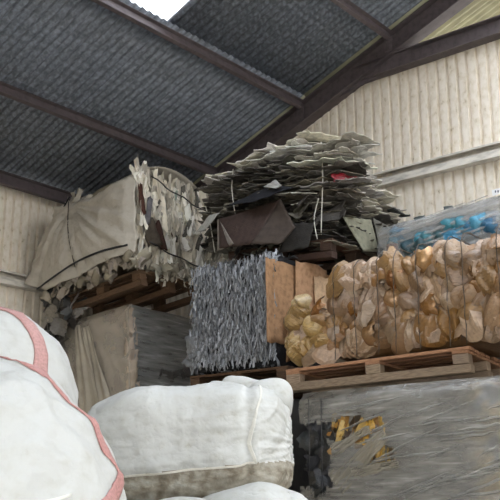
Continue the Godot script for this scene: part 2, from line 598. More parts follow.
func girt(a: Vector3, b: Vector3, out: Vector3) -> G:   # lipped channel, open to the room
	var g := G.new()
	var d := b - a
	var hw := d.length() * 0.5
	var mid := (a + b) * 0.5
	var bx := Basis(d.normalized(), Vector3.UP, d.normalized().cross(Vector3.UP))
	var s := 1.0 if bx.z.dot(out) > 0 else -1.0
	for e in [[0.0, 0.0, 0.08, 0.003], [0.077, 0.05, 0.003, 0.05], [-0.077, 0.05, 0.003, 0.05], [-0.040, 0.10, 0.040, 0.003], [0.068, 0.10, 0.010, 0.003]]:
		board(g, Vector3(hw, e[2], e[3]), 0.001, Color(1, 1, 1), Transform3D(bx, mid + Vector3(0, e[0], 0) + bx.z * s * e[1]))
	return g


func i_beam(g: G, a: Vector3, b: Vector3, up: Vector3, h: float, w: float) -> void:
	var d := b - a
	var bx := Basis(d.normalized(), up, d.normalized().cross(up))
	var mid := (a + b) * 0.5
	var hl := d.length() * 0.5
	board(g, Vector3(hl, h * 0.5, 0.005), 0.001, Color(1, 1, 1), Transform3D(bx, mid))
	for s in [-1.0, 1.0]:
		board(g, Vector3(hl, 0.007, w * 0.5), 0.002, Color(1, 1, 1), Transform3D(bx, mid + up * s * (h * 0.5 - 0.007)))


func purlin(g: G, px: float, z0: float, z1: float) -> void:    # Z section under the sheets
	var up := Vector3(-SL, 1, 0).normalized() if px < 0 else Vector3(SL, 1, 0).normalized()
	var ac := Vector3(1, SL, 0).normalized() if px < 0 else Vector3(1, -SL, 0).normalized()
	var bx := Basis(ac, up, Vector3(0, 0, 1))
	var c := Vector3(px, roof_y(px), (z0 + z1) * 0.5)
	var hl := absf(z1 - z0) * 0.5
	var deep := 0.15 if px < -8.5 else 0.10
	board(g, Vector3(0.004, deep * 0.5, hl), 0.001, Color(1, 1, 1), Transform3D(bx, c - up * deep * 0.5))
	board(g, Vector3(0.022, 0.004, hl), 0.001, Color(1, 1, 1), Transform3D(bx, c - up * 0.004 + ac * 0.02))
	board(g, Vector3(0.022, 0.004, hl), 0.001, Color(1, 1, 1), Transform3D(bx, c - up * deep - ac * 0.02))


# ------------------------------------------------------------------ pallets
func make_pallet(label: String, at: Vector3, turn: Vector3, size: Vector2, tone: Color, tone2: Color) -> Node3D:
	var t := thing("pallet", label, "pallet", at, "")
	t.rotation_degrees = turn
	t.set_meta("group", "wooden pallets between the bales")
	var hx := size.x * 0.5
	var hz := size.y * 0.5
	for s in [-1, 0, 1]:      # bottom runners along x
		var g := G.new()
		board(g, Vector3(hx, 0.032, 0.05), 0.006, vary(tone2, 0.12), Transform3D(Basis(), Vector3(0, 0.032, s * (hz - 0.05))), 0.01)
		part("runner", g, M.wood, t, true)
	for sx in [-1, 0, 1]:
		for sz in [-1, 0, 1]:
			var g := G.new()
			board(g, Vector3(0.06, 0.036, 0.05), 0.005, vary(tone2, 0.15), Transform3D(Basis(), Vector3(sx * (hx - 0.07), 0.10, sz * (hz - 0.05))))
			part("block", g, M.wood, t, true)
	for sx in [-1, 0, 1]:     # stringer planks along z
		var g := G.new()
		board(g, Vector3(0.06, 0.011, hz), 0.004, vary(tone, 0.15), Transform3D(Basis(), Vector3(sx * (hx - 0.07), 0.147, 0)), 0.01)
		part("stringer", g, M.woodz, t, true)
	var n := 7
	for k in n:
		var g := G.new()
		board(g, Vector3(hx, 0.012, 0.047), 0.004, vary(tone, 0.2), Transform3D(Basis(), Vector3(rf(-0.01, 0.01), 0.17, lerpf(-hz + 0.047, hz - 0.047, float(k) / (n - 1)))), 0.012)
		part("deck_board", g, M.wood, t, true)
	return t


# ------------------------------------------------------------------ bales
# outer body of a stretch-wrapped bale: a soft lump under a streaky shell
func wrapped_body(half: Vector3, r: float, n: Vector3i, cf: Callable, amp: float, lean := Vector3.ZERO) -> G:
	var g := G.new()
	soft_box(g, half, r, n, Color(1, 1, 1), func(p: Vector3, nn: Vector3) -> Vector3:
		return p + nn * amp * (crumple(p * Vector3(1, 1.5, 1) + lean, 2.2) + 0.6 * nz.get_noise_3dv(p * 60.0)), Transform3D.IDENTITY, cf)
	return g


func wrap_shell(half: Vector3, r: float, n: Vector3i, amp: float, tilt: float) -> G:
	var g := G.new()
	soft_box(g, half, r, n, Color(1, 1, 1), func(p: Vector3, nn: Vector3) -> Vector3:
		var s := p.x + p.z
		return p + nn * amp * (nr.get_noise_2d(s * 12.0, (p.y - s * tilt) * 220.0) + 0.5 * nz.get_noise_2d(s * 25.0, (p.y - s * tilt) * 500.0)))
	return g


func build_bottom_bales() -> void:
	rng.seed = 101
	var spots := [
		[Vector3(-3.30, 0, -6.55), Vector3(1.10, 0.66, 0.58), "dark wrapped bale on the floor under the large grey stretch-wrapped bale"],
		[Vector3(-5.60, 0, -6.95), Vector3(0.55, 1.25, 0.50), "dark wrapped stack on the floor under the silver film bale"],
		[Vector3(-7.75, 0, -7.10), Vector3(0.58, 1.16, 0.52), "dark wrapped stack on the floor under the pinkish grey wrapped bale"],
		[Vector3(-3.48, 0, -7.85), Vector3(0.95, 1.38, 0.42), "dark wrapped stack against the gable wall under the blue film bale"],
	]
	for e in spots:
		var t := thing("wrapped_bale", e[2], "bale", e[0])
		var body := wrapped_body(e[1], 0.06, Vector3i(8, 10, 8), func(p, _n): return vary(lin(70, 68, 66), 0.2) if p.y < 99 else Color.BLACK, 0.03)
		part("film_body", body, M.film_body, t, false, Transform3D(Basis(), Vector3(0, e[1].y, 0)))


func build_wrapped_bale_right() -> void:
	rng.seed = 102
	# x -4.45..-2.2, y 1.38..2.42, front at z -5.9
	var half := Vector3(1.13, 0.52, 0.55)
	var c := Vector3(-3.33, 1.90, -6.46)
	var t := thing("wrapped_bale", "large grey stretch-wrapped bale with torn front showing yellow and black film", "bale", Vector3(c.x, c.y - half.y, c.z))
	var mid := Transform3D(Basis(), Vector3(0, half.y, 0))
	var cols := [lin(144, 141, 135), lin(174, 170, 162), lin(70, 70, 70), lin(150, 140, 122), lin(218, 198, 164), lin(170, 178, 186)]
	var body := wrapped_body(half - Vector3.ONE * 0.03, 0.07, Vector3i(46, 26, 14), func(p: Vector3, _n) -> Color:
		var s := nz.get_noise_3dv(p * 75.0)
		var right := smoothstep(0.15, 0.5, p.x + 0.25 * nz.get_noise_2d(p.y * 80.0, 3.0))
		var base: Color = cols[0].lerp(cols[1], clampf(s * 2.0 + 0.5, 0, 1))
		base = base.lerp(cols[4] if s > -0.05 else cols[5], right * clampf(0.55 + s * 1.5, 0, 1))
		if p.x < -0.78:
			base = base.lerp(cols[2] * 0.25, smoothstep(-0.78, -0.9, p.x))
		return base, 0.035)
	part("film_body", body, M.film_body, t, false, mid)
	# the wrap, torn open at left
	var sh := G.new()
	var hz := half.z + 0.012
	sheet(sh, 110, 60, func(u: float, v: float) -> Vector3:
		var x := lerpf(-half.x - 0.01, half.x + 0.01, u)
		var y := lerpf(-half.y - 0.01, half.y + 0.012, v)
		var s := x * 0.16
		var z := hz + 0.016 * nr.get_noise_2d(x * 10.0, (y - s) * 110.0) + 0.010 * nz.get_noise_2d(x * 22.0, (y - s * 1.6) * 260.0)
		z -= 0.05 * smoothstep(0.92, 1.0, v) + 0.04 * smoothstep(0.96, 1.0, u) + 0.04 * smoothstep(0.04, 0.0, u)
		z += 0.02 * crumple(Vector3(x, y, 0), 1.6)
		return Vector3(x, y + half.y, z), 0.0012, Color(1, 1, 1),
		func(u: float, v: float) -> bool:
			var x := lerpf(-half.x, half.x, u)
			var y := lerpf(-half.y, half.y, v)
			var w := 0.06 * nz.get_noise_2d(x * 160.0, y * 160.0)
			# black contents at far left, then two yellow tears
			if x < -0.80 + w and y < 0.28 + w and y > -0.22 + w: return false
			if ((Vector2(x + 0.62, y - 0.21) / Vector2(0.20, 0.11)).length() + w * 3.0) < 1.0: return false
			if ((Vector2(x + 0.38, y - 0.26) / Vector2(0.06, 0.05)).length() + w * 3.0) < 1.0: return false
			if ((Vector2(x + 0.40, y - 0.02) / Vector2(0.16, 0.08)).length() + w * 3.0) < 1.0: return false
			return true)
	for q in sh.v.size():
		var p := sh.v[q]
		var k := 0.80 + 0.5 * nr.get_noise_2d((p.x + p.y) * 25.0, (p.y - p.x * 0.3) * 90.0) - 0.45 * smoothstep(0.2, 0.6, p.x + 0.3 * nz.get_noise_2d(p.y * 80.0, 3.0))
		sh.c[q] = Color(0.80, 0.78, 0.75, clampf(k, 0.1, 1.0))
	tag(part("stretch_wrap", sh, M.wrap, t), "torn translucent grey stretch wrap")
	for k in 34:
		var fg := G.new()
		var x0 := rf(-0.75, 0.7)
		var y0 := rf(0.08, 0.9)
		var ln := rf(0.25, 0.7)
		var rise := rf(0.05, 0.42)
		sheet(fg, 12, 2, func(u: float, v: float) -> Vector3:
			var x := minf(x0 + ln * u, 1.12)
			return Vector3(x, minf(y0 + rise * u * ln + (v - 0.5) * 0.022 * sin(u * PI) + 0.012 * nz.get_noise_2d(u * 50.0, k * 50.0), 0.99), hz + 0.014 + 0.014 * sin(v * PI) * sin(u * PI)), 0.001, Color(0.95, 0.94, 0.92, 0.8))
		part("film_fold", fg, M.wrap, t)
	var sides := G.new()
	sheet(sides, 30, 30, func(u: float, v: float) -> Vector3:
		var z := lerpf(half.z, -half.z, u)
		var y := lerpf(-half.y, half.y, v)
		return Vector3(half.x + 0.015 + 0.014 * nr.get_noise_2d(z * 10.0, y * 240.0), y + half.y, z), 0.0012, Color(1, 1, 1))
	part("stretch_wrap", sides, M.wrap, t)
	# black film hanging at the left
	for k in 26:
		var g := rag(rf(0.10, 0.22), rf(0.10, 0.24), 0.03, rf(4.0, 7.0), 0.002, vary(lin(44, 45, 48), 0.4), 9, 9, rf(0.0, 0.06))
		part("black_film", g, M.film, t, true, Transform3D(Basis.from_euler(Vector3(rf(-0.6, 0.6), rf(-0.6, 0.6), rf(-1.5, 1.5))), Vector3(rf(-1.06, -0.80), half.y + rf(-0.26, 0.26), half.z - rf(-0.005, 0.05))))
	# yellow and ochre film in the tears
	var ycols := [lin(212, 164, 56), lin(190, 140, 60), lin(150, 108, 50), lin(226, 190, 110), lin(80, 62, 40)]
	for e in [[-0.62, 0.20, 0.18, 0.11, 30], [-0.38, 0.26, 0.04, 0.04, 6], [-0.42, 0.02, 0.14, 0.07, 18]]:
		for k in e[4]:
			var g := rag(rf(0.04, 0.09), rf(0.09, 0.16), 0.014, 10.0, 0.002, vary(ycols[rng.randi() % 5], 0.25), 4, 5)
			part("yellow_film", g, M.film, t, true, Transform3D(Basis.from_euler(Vector3(rf(-0.4, 0.3), rf(-0.7, 0.7), rf(-0.9, 0.2))), Vector3(e[0] + rf(-1, 1) * e[2], half.y + e[1] + rf(-1, 1) * e[3], half.z - rf(0.0, 0.03))))
	# torn strips of wrap hanging across the tears
	for e in [[Vector3(-0.30, 0.17, 0), Vector3(-0.76, -0.19, 0), 0.17], [Vector3(-0.44, 0.22, 0), Vector3(-0.78, 0.06, 0), 0.08], [Vector3(-0.20, -0.05, 0), Vector3(-0.62, -0.10, 0), 0.09]]:
		var g := G.new()
		var a: Vector3 = e[0]
		var b: Vector3 = e[1]
		var side: Vector3 = (b - a).cross(Vector3(0, 0, 1)).normalized() * e[2]
		sheet(g, 16, 16, func(u: float, v: float) -> Vector3:
			var p: Vector3 = a.lerp(b, v) + side * (u - 0.5) * (0.5 + 0.7 * v)
			p.z = half.z + 0.03 + 0.010 * tri(u * 4.0 + v * 0.9) + 0.008 * crumple(p, 6.0)
			p.y += half.y + 0.02 * nz.get_noise_2d(u * 90.0, v * 50.0)
			return p, 0.001, Color(0.75, 0.72, 0.66, 0.55))
		part("torn_strip", g, M.flap, t)
	# thin strap lines down the black part
	for x in [-1.0, -0.88]:
		var g := G.new()
		tube(g, [Vector3(x, 0.05, half.z + 0.035), Vector3(x + 0.01, half.y, half.z + 0.045), Vector3(x, half.y * 2 - 0.05, half.z + 0.03)], 0.004, 5, lin(60, 60, 60))
		part("strap", g, M.strap, t)


func build_grey_bale() -> void:
	rng.seed = 103
	# silver film, layers on edge: x -6.12..-5.06, y 2.77..3.82, front z -6.4
	var o := Vector3(-5.59, 2.76, -6.92)
	var t := thing("film_bale", "square bale of crinkled silver grey film with brown cardboard on its side", "bale", o)
	var g := G.new()
	soft_box(g, Vector3(0.51, 0.52, 0.48), 0.05, Vector3i(6, 6, 6), lin(40, 42, 46), null, Transform3D(Basis(), Vector3(0, 0.53, 0)))
	part("film_core", g, M.dark, t)
	var n := 56
	for k in n:
		var lg := G.new()
		var x := lerpf(-0.52, 0.52, (k + 0.5) / n)
		var tone: float = rf(0.55, 1.25)
		var top := 1.06 + rf(-0.035, 0.03) - 0.02 * absf(x)
		var low := 0.02 + rf(-0.02, 0.04)
		var sd := k * 37.0
		sheet(lg, 4, 44, func(u: float, v: float) -> Vector3:
			var y := lerpf(low, top, v)
			var w := 0.016 * (0.7 + 0.7 * nz.get_noise_2d(y * 160.0, sd + 9.0))
			var xx := x + (u - 0.5) * 2.0 * w + 0.016 * nz.get_noise_2d(y * 70.0, sd) + 0.01 * nz.get_noise_2d(y * 260.0, sd + 50.0)
			var zz := 0.495 + 0.03 * nz.get_noise_2d(y * 90.0, sd + 20.0) + 0.022 * nr.get_noise_2d(y * 170.0, sd) - 0.022 * absf(u - 0.5) * 2.0
			zz -= 0.06 * smoothstep(0.1, 0.0, v) + 0.03 * smoothstep(0.95, 1.0, v)
			return Vector3(xx - 0.03 * (1.0 - v), y, zz), 0.003, Color(lin(146, 149, 155) * tone, 1.0))
		part("film_layer", lg, M.silver, t)
	# small torn flakes standing off the layer edges, too small to pick apart
	var fg := G.new()
	for k in 1500:
		var w := rf(0.008, 0.02)
		var h := rf(0.03, 0.10)
		var cc := lin(168, 171, 177) * rf(0.35, 1.3)
		cc.a = 1.0
		var on_top := rng.randf() < 0.08
		var p := Vector3(rf(-0.53, 0.53), rf(0.03, 1.04), 0.525 + rf(0, 0.02))
		if on_top:
			p = Vector3(p.x, 1.06, rf(0.3, 0.52))
		var b := Basis.from_euler(Vector3(rf(-0.4, 0.4), rf(-0.8, 0.8), rf(-0.3, 0.3)))
		var f0 := fg.v.size()
		for q in [[-1, -1, 0], [1, -0.8, 0], [-0.8, 0, 0.3], [0.9, 0.1, 0.3], [-0.5, 1, 0], [0.7, 0.9, -0.1]]:
			fg.v.append(p + b * Vector3(q[0] * w * 0.5, q[1] * h * 0.5, q[2] * 0.02))
			fg.c.append(cc)
			fg.uv.append(Vector2.ZERO)
		fg.quad(f0, f0 + 1, f0 + 3, f0 + 2)
		fg.quad(f0 + 2, f0 + 3, f0 + 5, f0 + 4)
	var fl := part("film_flakes", fg, M.silver, t)
	fl.set_meta("kind", "stuff")
	# film edges on the top and left
	for k in 26:
		var r := rag(rf(0.08, 0.16), rf(0.1, 0.2), 0.02, 9.0, 0.002, Color(lin(120, 123, 128) * rf(0.5, 1.2), 1.0), 5, 5)
		part("film_scrap", r, M.silver, t, false, Transform3D(Basis.from_euler(Vector3(-PI / 2 + rf(-0.5, 0.5), rf(-1, 1), 0)), Vector3(rf(-0.5, 0.5), 1.07, rf(-0.4, 0.45))))
	# kraft cardboard against the right-hand side
	var cards := [[0.40, 0.55, 0.20, 0.98, 0.00, lin(176, 137, 103)], [0.02, 0.52, 0.30, 1.02, 0.03, lin(190, 150, 116)], [-0.30, 0.40, 0.34, 0.98, 0.05, lin(170, 132, 98)], [0.30, 0.30, 0.05, 0.50, 0.04, lin(150, 112, 80)], [-0.1, 0.3, 0.45, 0.9, 0.09, lin(205, 172, 140)]]
	for e in cards:
		var cg := G.new()
		var z0: float = e[0]
		sheet(cg, 8, 10, func(u: float, v: float) -> Vector3:
			var z: float = z0 + (0.5 - u) * e[1]
			var y := lerpf(e[2], e[3], v) + 0.03 * nz.get_noise_2d(u * 40.0, z0 * 300.0)
			var xx: float = 0.545 + e[4] + 0.03 * sin(u * 3.0 + z0 * 9.0) * v + 0.014 * crumple(Vector3(z, y, z0), 3.0)
			return Vector3(xx, y, z), 0.005, vary(e[5], 0.08))
		part("cardboard_sheet", cg, M.card, t)
	# little torn corner hanging at the lower left
	for k in 3:
		part("film_scrap", rag(0.14, 0.18, 0.03, 7.0, 0.002, lin(120, 122, 125), 6, 6), M.silver, t, false, Transform3D(Basis.from_euler(Vector3(rf(-0.3, 0.3), rf(-0.5, 0.5), rf(-0.5, 0.5))), Vector3(-0.50, 0.16 + 0.07 * k, 0.53)))
	make_pallet("shadowed wooden pallet under the silver film bale", Vector3(-5.55, 2.575, -6.92), Vector3.ZERO, Vector2(1.2, 1.0), lin(110, 82, 60), lin(90, 66, 48))


func build_dark_bale() -> void:
	rng.seed = 104
	# x -8.2..-7.16, y 2.42..3.66, front z -6.6, leaning left
	var half := Vector3(0.52, 0.60, 0.55)
	var t := thing("wrapped_bale", "pinkish grey wrapped bale with loose hanging film under the tilted pallet at left", "bale", Vector3(-7.68, 2.42, -7.15))
	t.rotation_degrees = Vector3(0, 3, 5)
	var mid := Transform3D(Basis(), Vector3(0, half.y, 0))
	var body := wrapped_body(half - Vector3.ONE * 0.02, 0.07, Vector3i(24, 26, 24), func(p: Vector3, _n) -> Color:
		var s := nz.get_noise_3dv(p * 24.0)
		var warm := lin(158, 150, 140).lerp(lin(182, 158, 144), clampf(s * 2.5 + 0.4, 0, 1))
		var cold := lin(118, 118, 118).lerp(lin(156, 156, 154), clampf(s * 2.0 + 0.5, 0, 1))
		return warm.lerp(cold, smoothstep(0.42, 0.52, p.x)), 0.012)
	part("film_body", body, M.film_body, t, false, mid)
	var shf := G.new()
	sheet(shf, 46, 50, func(u: float, v: float) -> Vector3:
		var x := lerpf(-half.x, half.x, u)
		var y := lerpf(-half.y, half.y, v)
		return Vector3(x, y + half.y, half.z + 0.038 + 0.012 * nr.get_noise_2d((x + y * 0.5) * 60.0, (y - x) * 14.0) + 0.018 * crumple(Vector3(x, y, 1), 2.0) - 0.05 * smoothstep(0.93, 1.0, v)), 0.0012, Color(0.95, 0.88, 0.82))
	for q in shf.c.size():
		shf.c[q].a = 0.45
	part("stretch_wrap", shf, M.flap, t)
	var shr := G.new()
	sheet(shr, 50, 70, func(u: float, v: float) -> Vector3:
		var z := lerpf(half.z, -half.z, u)
		var y := lerpf(-half.y, half.y, v)
		return Vector3(half.x + 0.008 + 0.022 * nr.get_noise_2d(z * 14.0, y * 210.0) + 0.012 * nz.get_noise_2d(z * 40.0, y * 420.0) - 0.05 * smoothstep(0.93, 1.0, v), y + half.y, z), 0.0012, Color(0.85, 0.85, 0.86))
	part("stretch_wrap", shr, M.wrap, t)
	# bunched film along the edge between the two faces
	for k in 9:
		var r := rag(rf(0.08, 0.16), rf(0.15, 0.26), 0.03, 8.0, 0.002, vary(lin(232, 214, 200), 0.12), 6, 7)
		part("bunched_film", r, M.flap, t, false, Transform3D(Basis.from_euler(Vector3(0, rf(0.3, 1.1), rf(-0.3, 0.3))), Vector3(half.x + rf(-0.03, 0.02), 0.15 + 0.115 * k, half.z + rf(-0.03, 0.02))))
	# loose flaps that hang down the front
	for e in [[-0.24, 1.10, -0.04, 0.06, 0.34, 0.34], [-0.12, 1.06, 0.16, 0.04, 0.30, 0.22]]:
		var g := G.new()
		sheet(g, 16, 24, func(u: float, v: float) -> Vector3:
			var w: float = lerpf(0.10, e[4], v)
			var x: float = lerpf(e[0], e[2], v) + (u - 0.5) * w
			var y: float = lerpf(e[1], e[3], v) + 0.03 * nz.get_noise_2d(u * 80.0, e[0] * 200.0) * v
			var z := half.z + 0.075 + 0.014 * sin(u * 14.0 + v * 3.0) * (0.3 + v) + 0.02 * crumple(Vector3(x, y, e[0]), 4.0)
			return Vector3(x, y, z), 0.0015, Color(0.80, 0.75, 0.68, 0.8))
		part("hanging_film", g, M.flap, t)
	# torn dark scraps on the right face
	for k in 8:
		var r := rag(rf(0.08, 0.16), rf(0.06, 0.16), 0.03, 8.0, 0.002, vary(lin(92, 88, 84), 0.4), 5, 5)
		part("film_scrap", r, M.film, t, false, Transform3D(Basis.from_euler(Vector3(rf(-0.4, 0.4), PI / 2 + rf(-0.5, 0.5), rf(-0.5, 0.5))), Vector3(half.x + 0.03, rf(0.3, 0.65), rf(-0.5, 0.35))))


func build_brown_bale() -> void:
	rng.seed = 105
	# x -4.62..-2.45, y 2.62..3.55, front z -6.0
	var o := Vector3(-3.55, 2.65, -6.52)
	var t := thing("film_bale", "long bale of crumpled tan and gold plastic bags tied with vertical wires", "bale", o)
	var g := G.new()
	soft_box(g, Vector3(0.88, 0.37, 0.43), 0.08, Vector3i(16, 8, 8), lin(104, 76, 48), func(p: Vector3, nn: Vector3) -> Vector3: return p + nn * 0.03 * crumple(p, 4.0), Transform3D(Basis(), Vector3(0.16, 0.41, 0)))
	part("film_core", g, M.film, t)
	var cols := [lin(184, 152, 122), lin(174, 143, 113), lin(196, 168, 141), lin(164, 130, 96), lin(176, 136, 86), lin(160, 116, 64), lin(190, 160, 130)]
	# folded bags packed on the front, in rough rows
	var rows := [0.19, 0.34, 0.51, 0.67]
	for pass_no in 2:
		for r in rows.size():
			var x := -1.0 + rf(-0.08, 0.05)
			while x < 1.05:
				var w := rf(0.14, 0.23)
				if x + w * 0.5 < -0.60 and rows[r] > 0.45:
					x += w
					continue
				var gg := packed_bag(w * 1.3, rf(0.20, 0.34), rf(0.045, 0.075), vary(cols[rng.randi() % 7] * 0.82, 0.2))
				part("folded_bag", gg, M.film, t, true, Transform3D(Basis.from_euler(Vector3(rf(-0.45, 0.3), rf(-0.5, 0.5), rf(-0.55, 0.55))), Vector3(x + w * 0.5, rows[r] + rf(-0.06, 0.06), 0.48 + rf(-0.045, 0.03) + 0.015 * pass_no)))
				x += w * (0.9 if pass_no == 0 else 1.5)
	for k in 70:
		var y := rf(0.16, 0.74)
		var x := rf(-0.95 if y < 0.5 else -0.58, 1.1)
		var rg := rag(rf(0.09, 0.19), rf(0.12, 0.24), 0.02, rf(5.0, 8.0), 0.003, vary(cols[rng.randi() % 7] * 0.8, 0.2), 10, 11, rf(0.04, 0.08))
		part("crumpled_film", rg, M.foil if k % 3 == 0 else M.film, t, true, Transform3D(Basis.from_euler(Vector3(rf(-0.5, 0.4), rf(-0.6, 0.6), rf(-0.9, 0.9))), Vector3(x, y, 0.525 + rf(-0.03, 0.025))))
	# top surface, rising to the right
	for k in 64:
		var x := rf(-0.62, 1.1)
		var gg := packed_bag(rf(0.18, 0.3), rf(0.16, 0.28), rf(0.05, 0.09), vary(cols[rng.randi() % 7], 0.12))
		part("folded_bag", gg, M.film, t, true, Transform3D(Basis.from_euler(Vector3(-1.0 + rf(-0.5, 0.5), rf(-0.5, 0.5), rf(-0.8, 0.8))), Vector3(x, 0.745 + 0.05 * x + 0.02 * sin(x * 5.0) + 0.10 * smoothstep(0.85, 1.1, x) + rf(-0.02, 0.025), rf(0.0, 0.48))))
	for k in 34:
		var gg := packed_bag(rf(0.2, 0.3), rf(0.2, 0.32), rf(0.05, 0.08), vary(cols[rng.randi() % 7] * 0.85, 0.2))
		part("end_bag", gg, M.film, t, true, Transform3D(Basis.from_euler(Vector3(rf(-0.3, 0.3), PI / 2 + rf(-0.5, 0.5), rf(-0.6, 0.6))), Vector3(1.06 + rf(-0.03, 0.03), rf(0.18, 0.70), rf(-0.40, 0.45))))
	# clear yellowish wads at the left end
	var clear := [lin(190, 158, 100), lin(205, 178, 128), lin(170, 136, 80)]
	for e in [[-1.0, 0.42, 0.13], [-0.86, 0.35, 0.11], [-1.02, 0.22, 0.12], [-0.90, 0.16, 0.11], [-1.02, 0.13, 0.08], [-0.78, 0.22, 0.10], [-0.97, 0.55, 0.08]]:
		var gg := packed_bag(e[2] * 2.2, e[2] * 1.9, 0.11, vary(clear[rng.randi() % 3], 0.15))
		part("clear_film_wad", gg, M.film, t, true, Transform3D(Basis.from_euler(Vector3(rf(-0.3, 0.3), rf(-0.4, 0.4), rf(-1, 1))), Vector3(e[0], e[1], 0.52)))
	# tie wires
	for x in [-0.56, -0.36, -0.15, 0.0, 0.20, 0.45, 0.58, 0.86]:
		var wg := G.new()
		var pts := []
		for k in 13:
			var v := k / 12.0
			pts.append(Vector3(x + 0.012 * nz.get_noise_2d(v * 60.0, x * 300.0), lerpf(0.02, 0.83 + 0.05 * x, v), 0.575 + 0.012 * nz.get_noise_2d(v * 90.0, x * 500.0) - 0.06 * smoothstep(0.9, 1.0, v)))
		for k in 6:
			pts.append(Vector3(x, 0.85 + 0.05 * x, 0.45 - 0.15 * k))
		tube(wg, pts, 0.0045, 5, lin(70, 58, 46))
		part("tie_wire", wg, M.strap, t)
	make_pallet("weathered wooden pallet with heavy runners under the tan plastic bag bale", Vector3(-3.83, 2.462, -6.42), Vector3(0, 9, 2.2), Vector2(1.52, 1.0), lin(176, 130, 96), lin(150, 130, 108))


func build_blue_bale() -> void:
	rng.seed = 106
	var half := Vector3(0.98, 0.68, 0.42)
	var o := Vector3(-3.48, 2.80, -7.72)
	var t := thing("wrapped_bale", "blue plastic bale under shiny clear stretch film by the gable wall", "bale", o)
	var cf := func(p: Vector3, _n) -> Color:
		var s := nz.get_noise_3dv(p * 70.0 + Vector3(50, 0, 0))
		return lin(150, 160, 166).lerp(lin(200, 206, 210), clampf(s * 2 + 0.5, 0, 1))
	part("film_body", wrapped_body(half - Vector3.ONE * 0.04, 0.10, Vector3i(24, 18, 12), cf, 0.03), M.film, t, false, Transform3D(Basis(), Vector3(0, half.y, 0)))
	var blues := [lin(58, 140, 180), lin(84, 168, 204), lin(40, 104, 140), lin(70, 150, 170), lin(50, 90, 100)]
	for e in [[-0.84, 1.24, 1], [-0.68, 1.08, 4], [-0.58, 1.06, 4], [-0.46, 1.09, 4], [-0.32, 1.09, 4], [-0.20, 1.09, 0], [-0.10, 1.13, 1, 0.1], [0.00, 1.14, 0, 0.1], [-0.22, 1.10, 0, 0.1], [0.06, 1.17, 1, 0.1], [-0.18, 1.2, 3], [0.12, 1.15, 2], [-0.78, 1.04, 3], [-0.38, 1.02, 2], [-0.53, 1.15, 3]]:
		for m in 3:
			var g := rag(rf(0.10, 0.18), rf(0.08, 0.14), 0.022, rf(6.0, 9.0), 0.002, vary(blues[e[2]], 0.2), 9, 9, rf(0.02, 0.06))
			part("blue_film", g, M.film, t, true, Transform3D(Basis.from_euler(Vector3(rf(-0.5, 0.3), rf(-0.5, 0.5), rf(-0.8, 0.8))), Vector3(e[0] + rf(-0.04, 0.04), e[1] + rf(-0.03, 0.03), half.z + (0.11 if e[0] > -0.7 else 0.04))))
	part("pink_film_wad", wad(Vector3(0.06, 0.05, 0.04), 0.02, 9.0, lin(190, 150, 140), 6), M.film, t, false, Transform3D(Basis(), Vector3(-0.86, 1.10, half.z + 0.03)))
	var sh := G.new()
	sheet(sh, 70, 60, func(u: float, v: float) -> Vector3:
		var x := lerpf(-half.x - 0.01, half.x + 0.01, u)
		var top := 1.33 + 0.10 * u + 0.02 * nz.get_noise_1d(u * 90.0)
		var y := lerpf(0.6, top, v)
		var z := half.z + 0.07 + 0.035 * nr.get_noise_2d(x * 14.0, (y - x * 0.10) * 200.0) + 0.012 * nz.get_noise_2d(x * 30.0, (y - x * 0.1) * 430.0) - 0.06 * smoothstep(0.85, 1.0, v)
		return Vector3(x, y, z), 0.0012, Color(0.92, 0.95, 0.98))
	part("stretch_wrap", sh, M.wrap_thin, t)
	var tp := G.new()
	sheet(tp, 40, 16, func(u: float, v: float) -> Vector3:
		var x := lerpf(-half.x - 0.01, half.x + 0.01, u)
		return Vector3(x, 1.33 + 0.10 * u + 0.02 * nz.get_noise_1d(u * 90.0) + 0.03 * crumple(Vector3(x, 0, v), 3.0) * v - 0.08 * v, half.z + 0.01 - v * 0.8), 0.0012, Color(0.92, 0.95, 0.98))
	part("stretch_wrap", tp, M.wrap_thin, t)
	# folds of film pulled tight across the front
	for k in 16:
		var g := G.new()
		var x0 := rf(-0.93, -0.1)
		var y0 := rf(0.98, 1.26)
		var ln := rf(0.4, 1.0)
		sheet(g, 12, 2, func(u: float, v: float) -> Vector3:
			var x := x0 + ln * u
			var y := y0 + 0.16 * u * ln + (v - 0.5) * 0.03 * sin(u * PI) + 0.006 * nz.get_noise_2d(u * 60.0, k * 50.0)
			return Vector3(x, y, half.z + 0.105 + 0.012 * sin(v * PI)), 0.001, Color(1, 1, 1))
		part("film_fold", g, M.wrap_thin, t)
	var lb := G.new()
	board(lb, Vector3(0.045, 0.028, 0.001), 0.0003, Color(0.9, 0.9, 0.9), Transform3D(Basis.from_euler(Vector3(0, 0, 0.06)), Vector3(0.27, 1.395, half.z + 0.125)))
	var lbl := part("label", lb, M.string, t, true)
	tag(lbl, "small white paper label")
	for e in [[-0.012, 0.012], [0.012, 0.0]]:
		var pr := G.new()
		board(pr, Vector3(0.006, 0.010, 0.0006), 0.0002, lin(80, 90, 110), Transform3D(Basis(), Vector3(0.27 + e[0], 1.395 + e[1] * 0.4, half.z + 0.127)))
		part("print", pr, M.string, lbl, true)
	# two dark scraps lying on top of the film
	for e in [[-0.28, 1.40, 0.05], [-0.58, 1.36, 0.06]]:
		var g := rag(e[2] * 1.6, e[2], 0.015, 12.0, 0.002, lin(46, 58, 54), 5, 5)
		part("dark_scrap", g, M.film, t, false, Transform3D(Basis.from_euler(Vector3(-0.6, 0.3, 0.2)), Vector3(e[0], e[1], half.z - 0.02)))


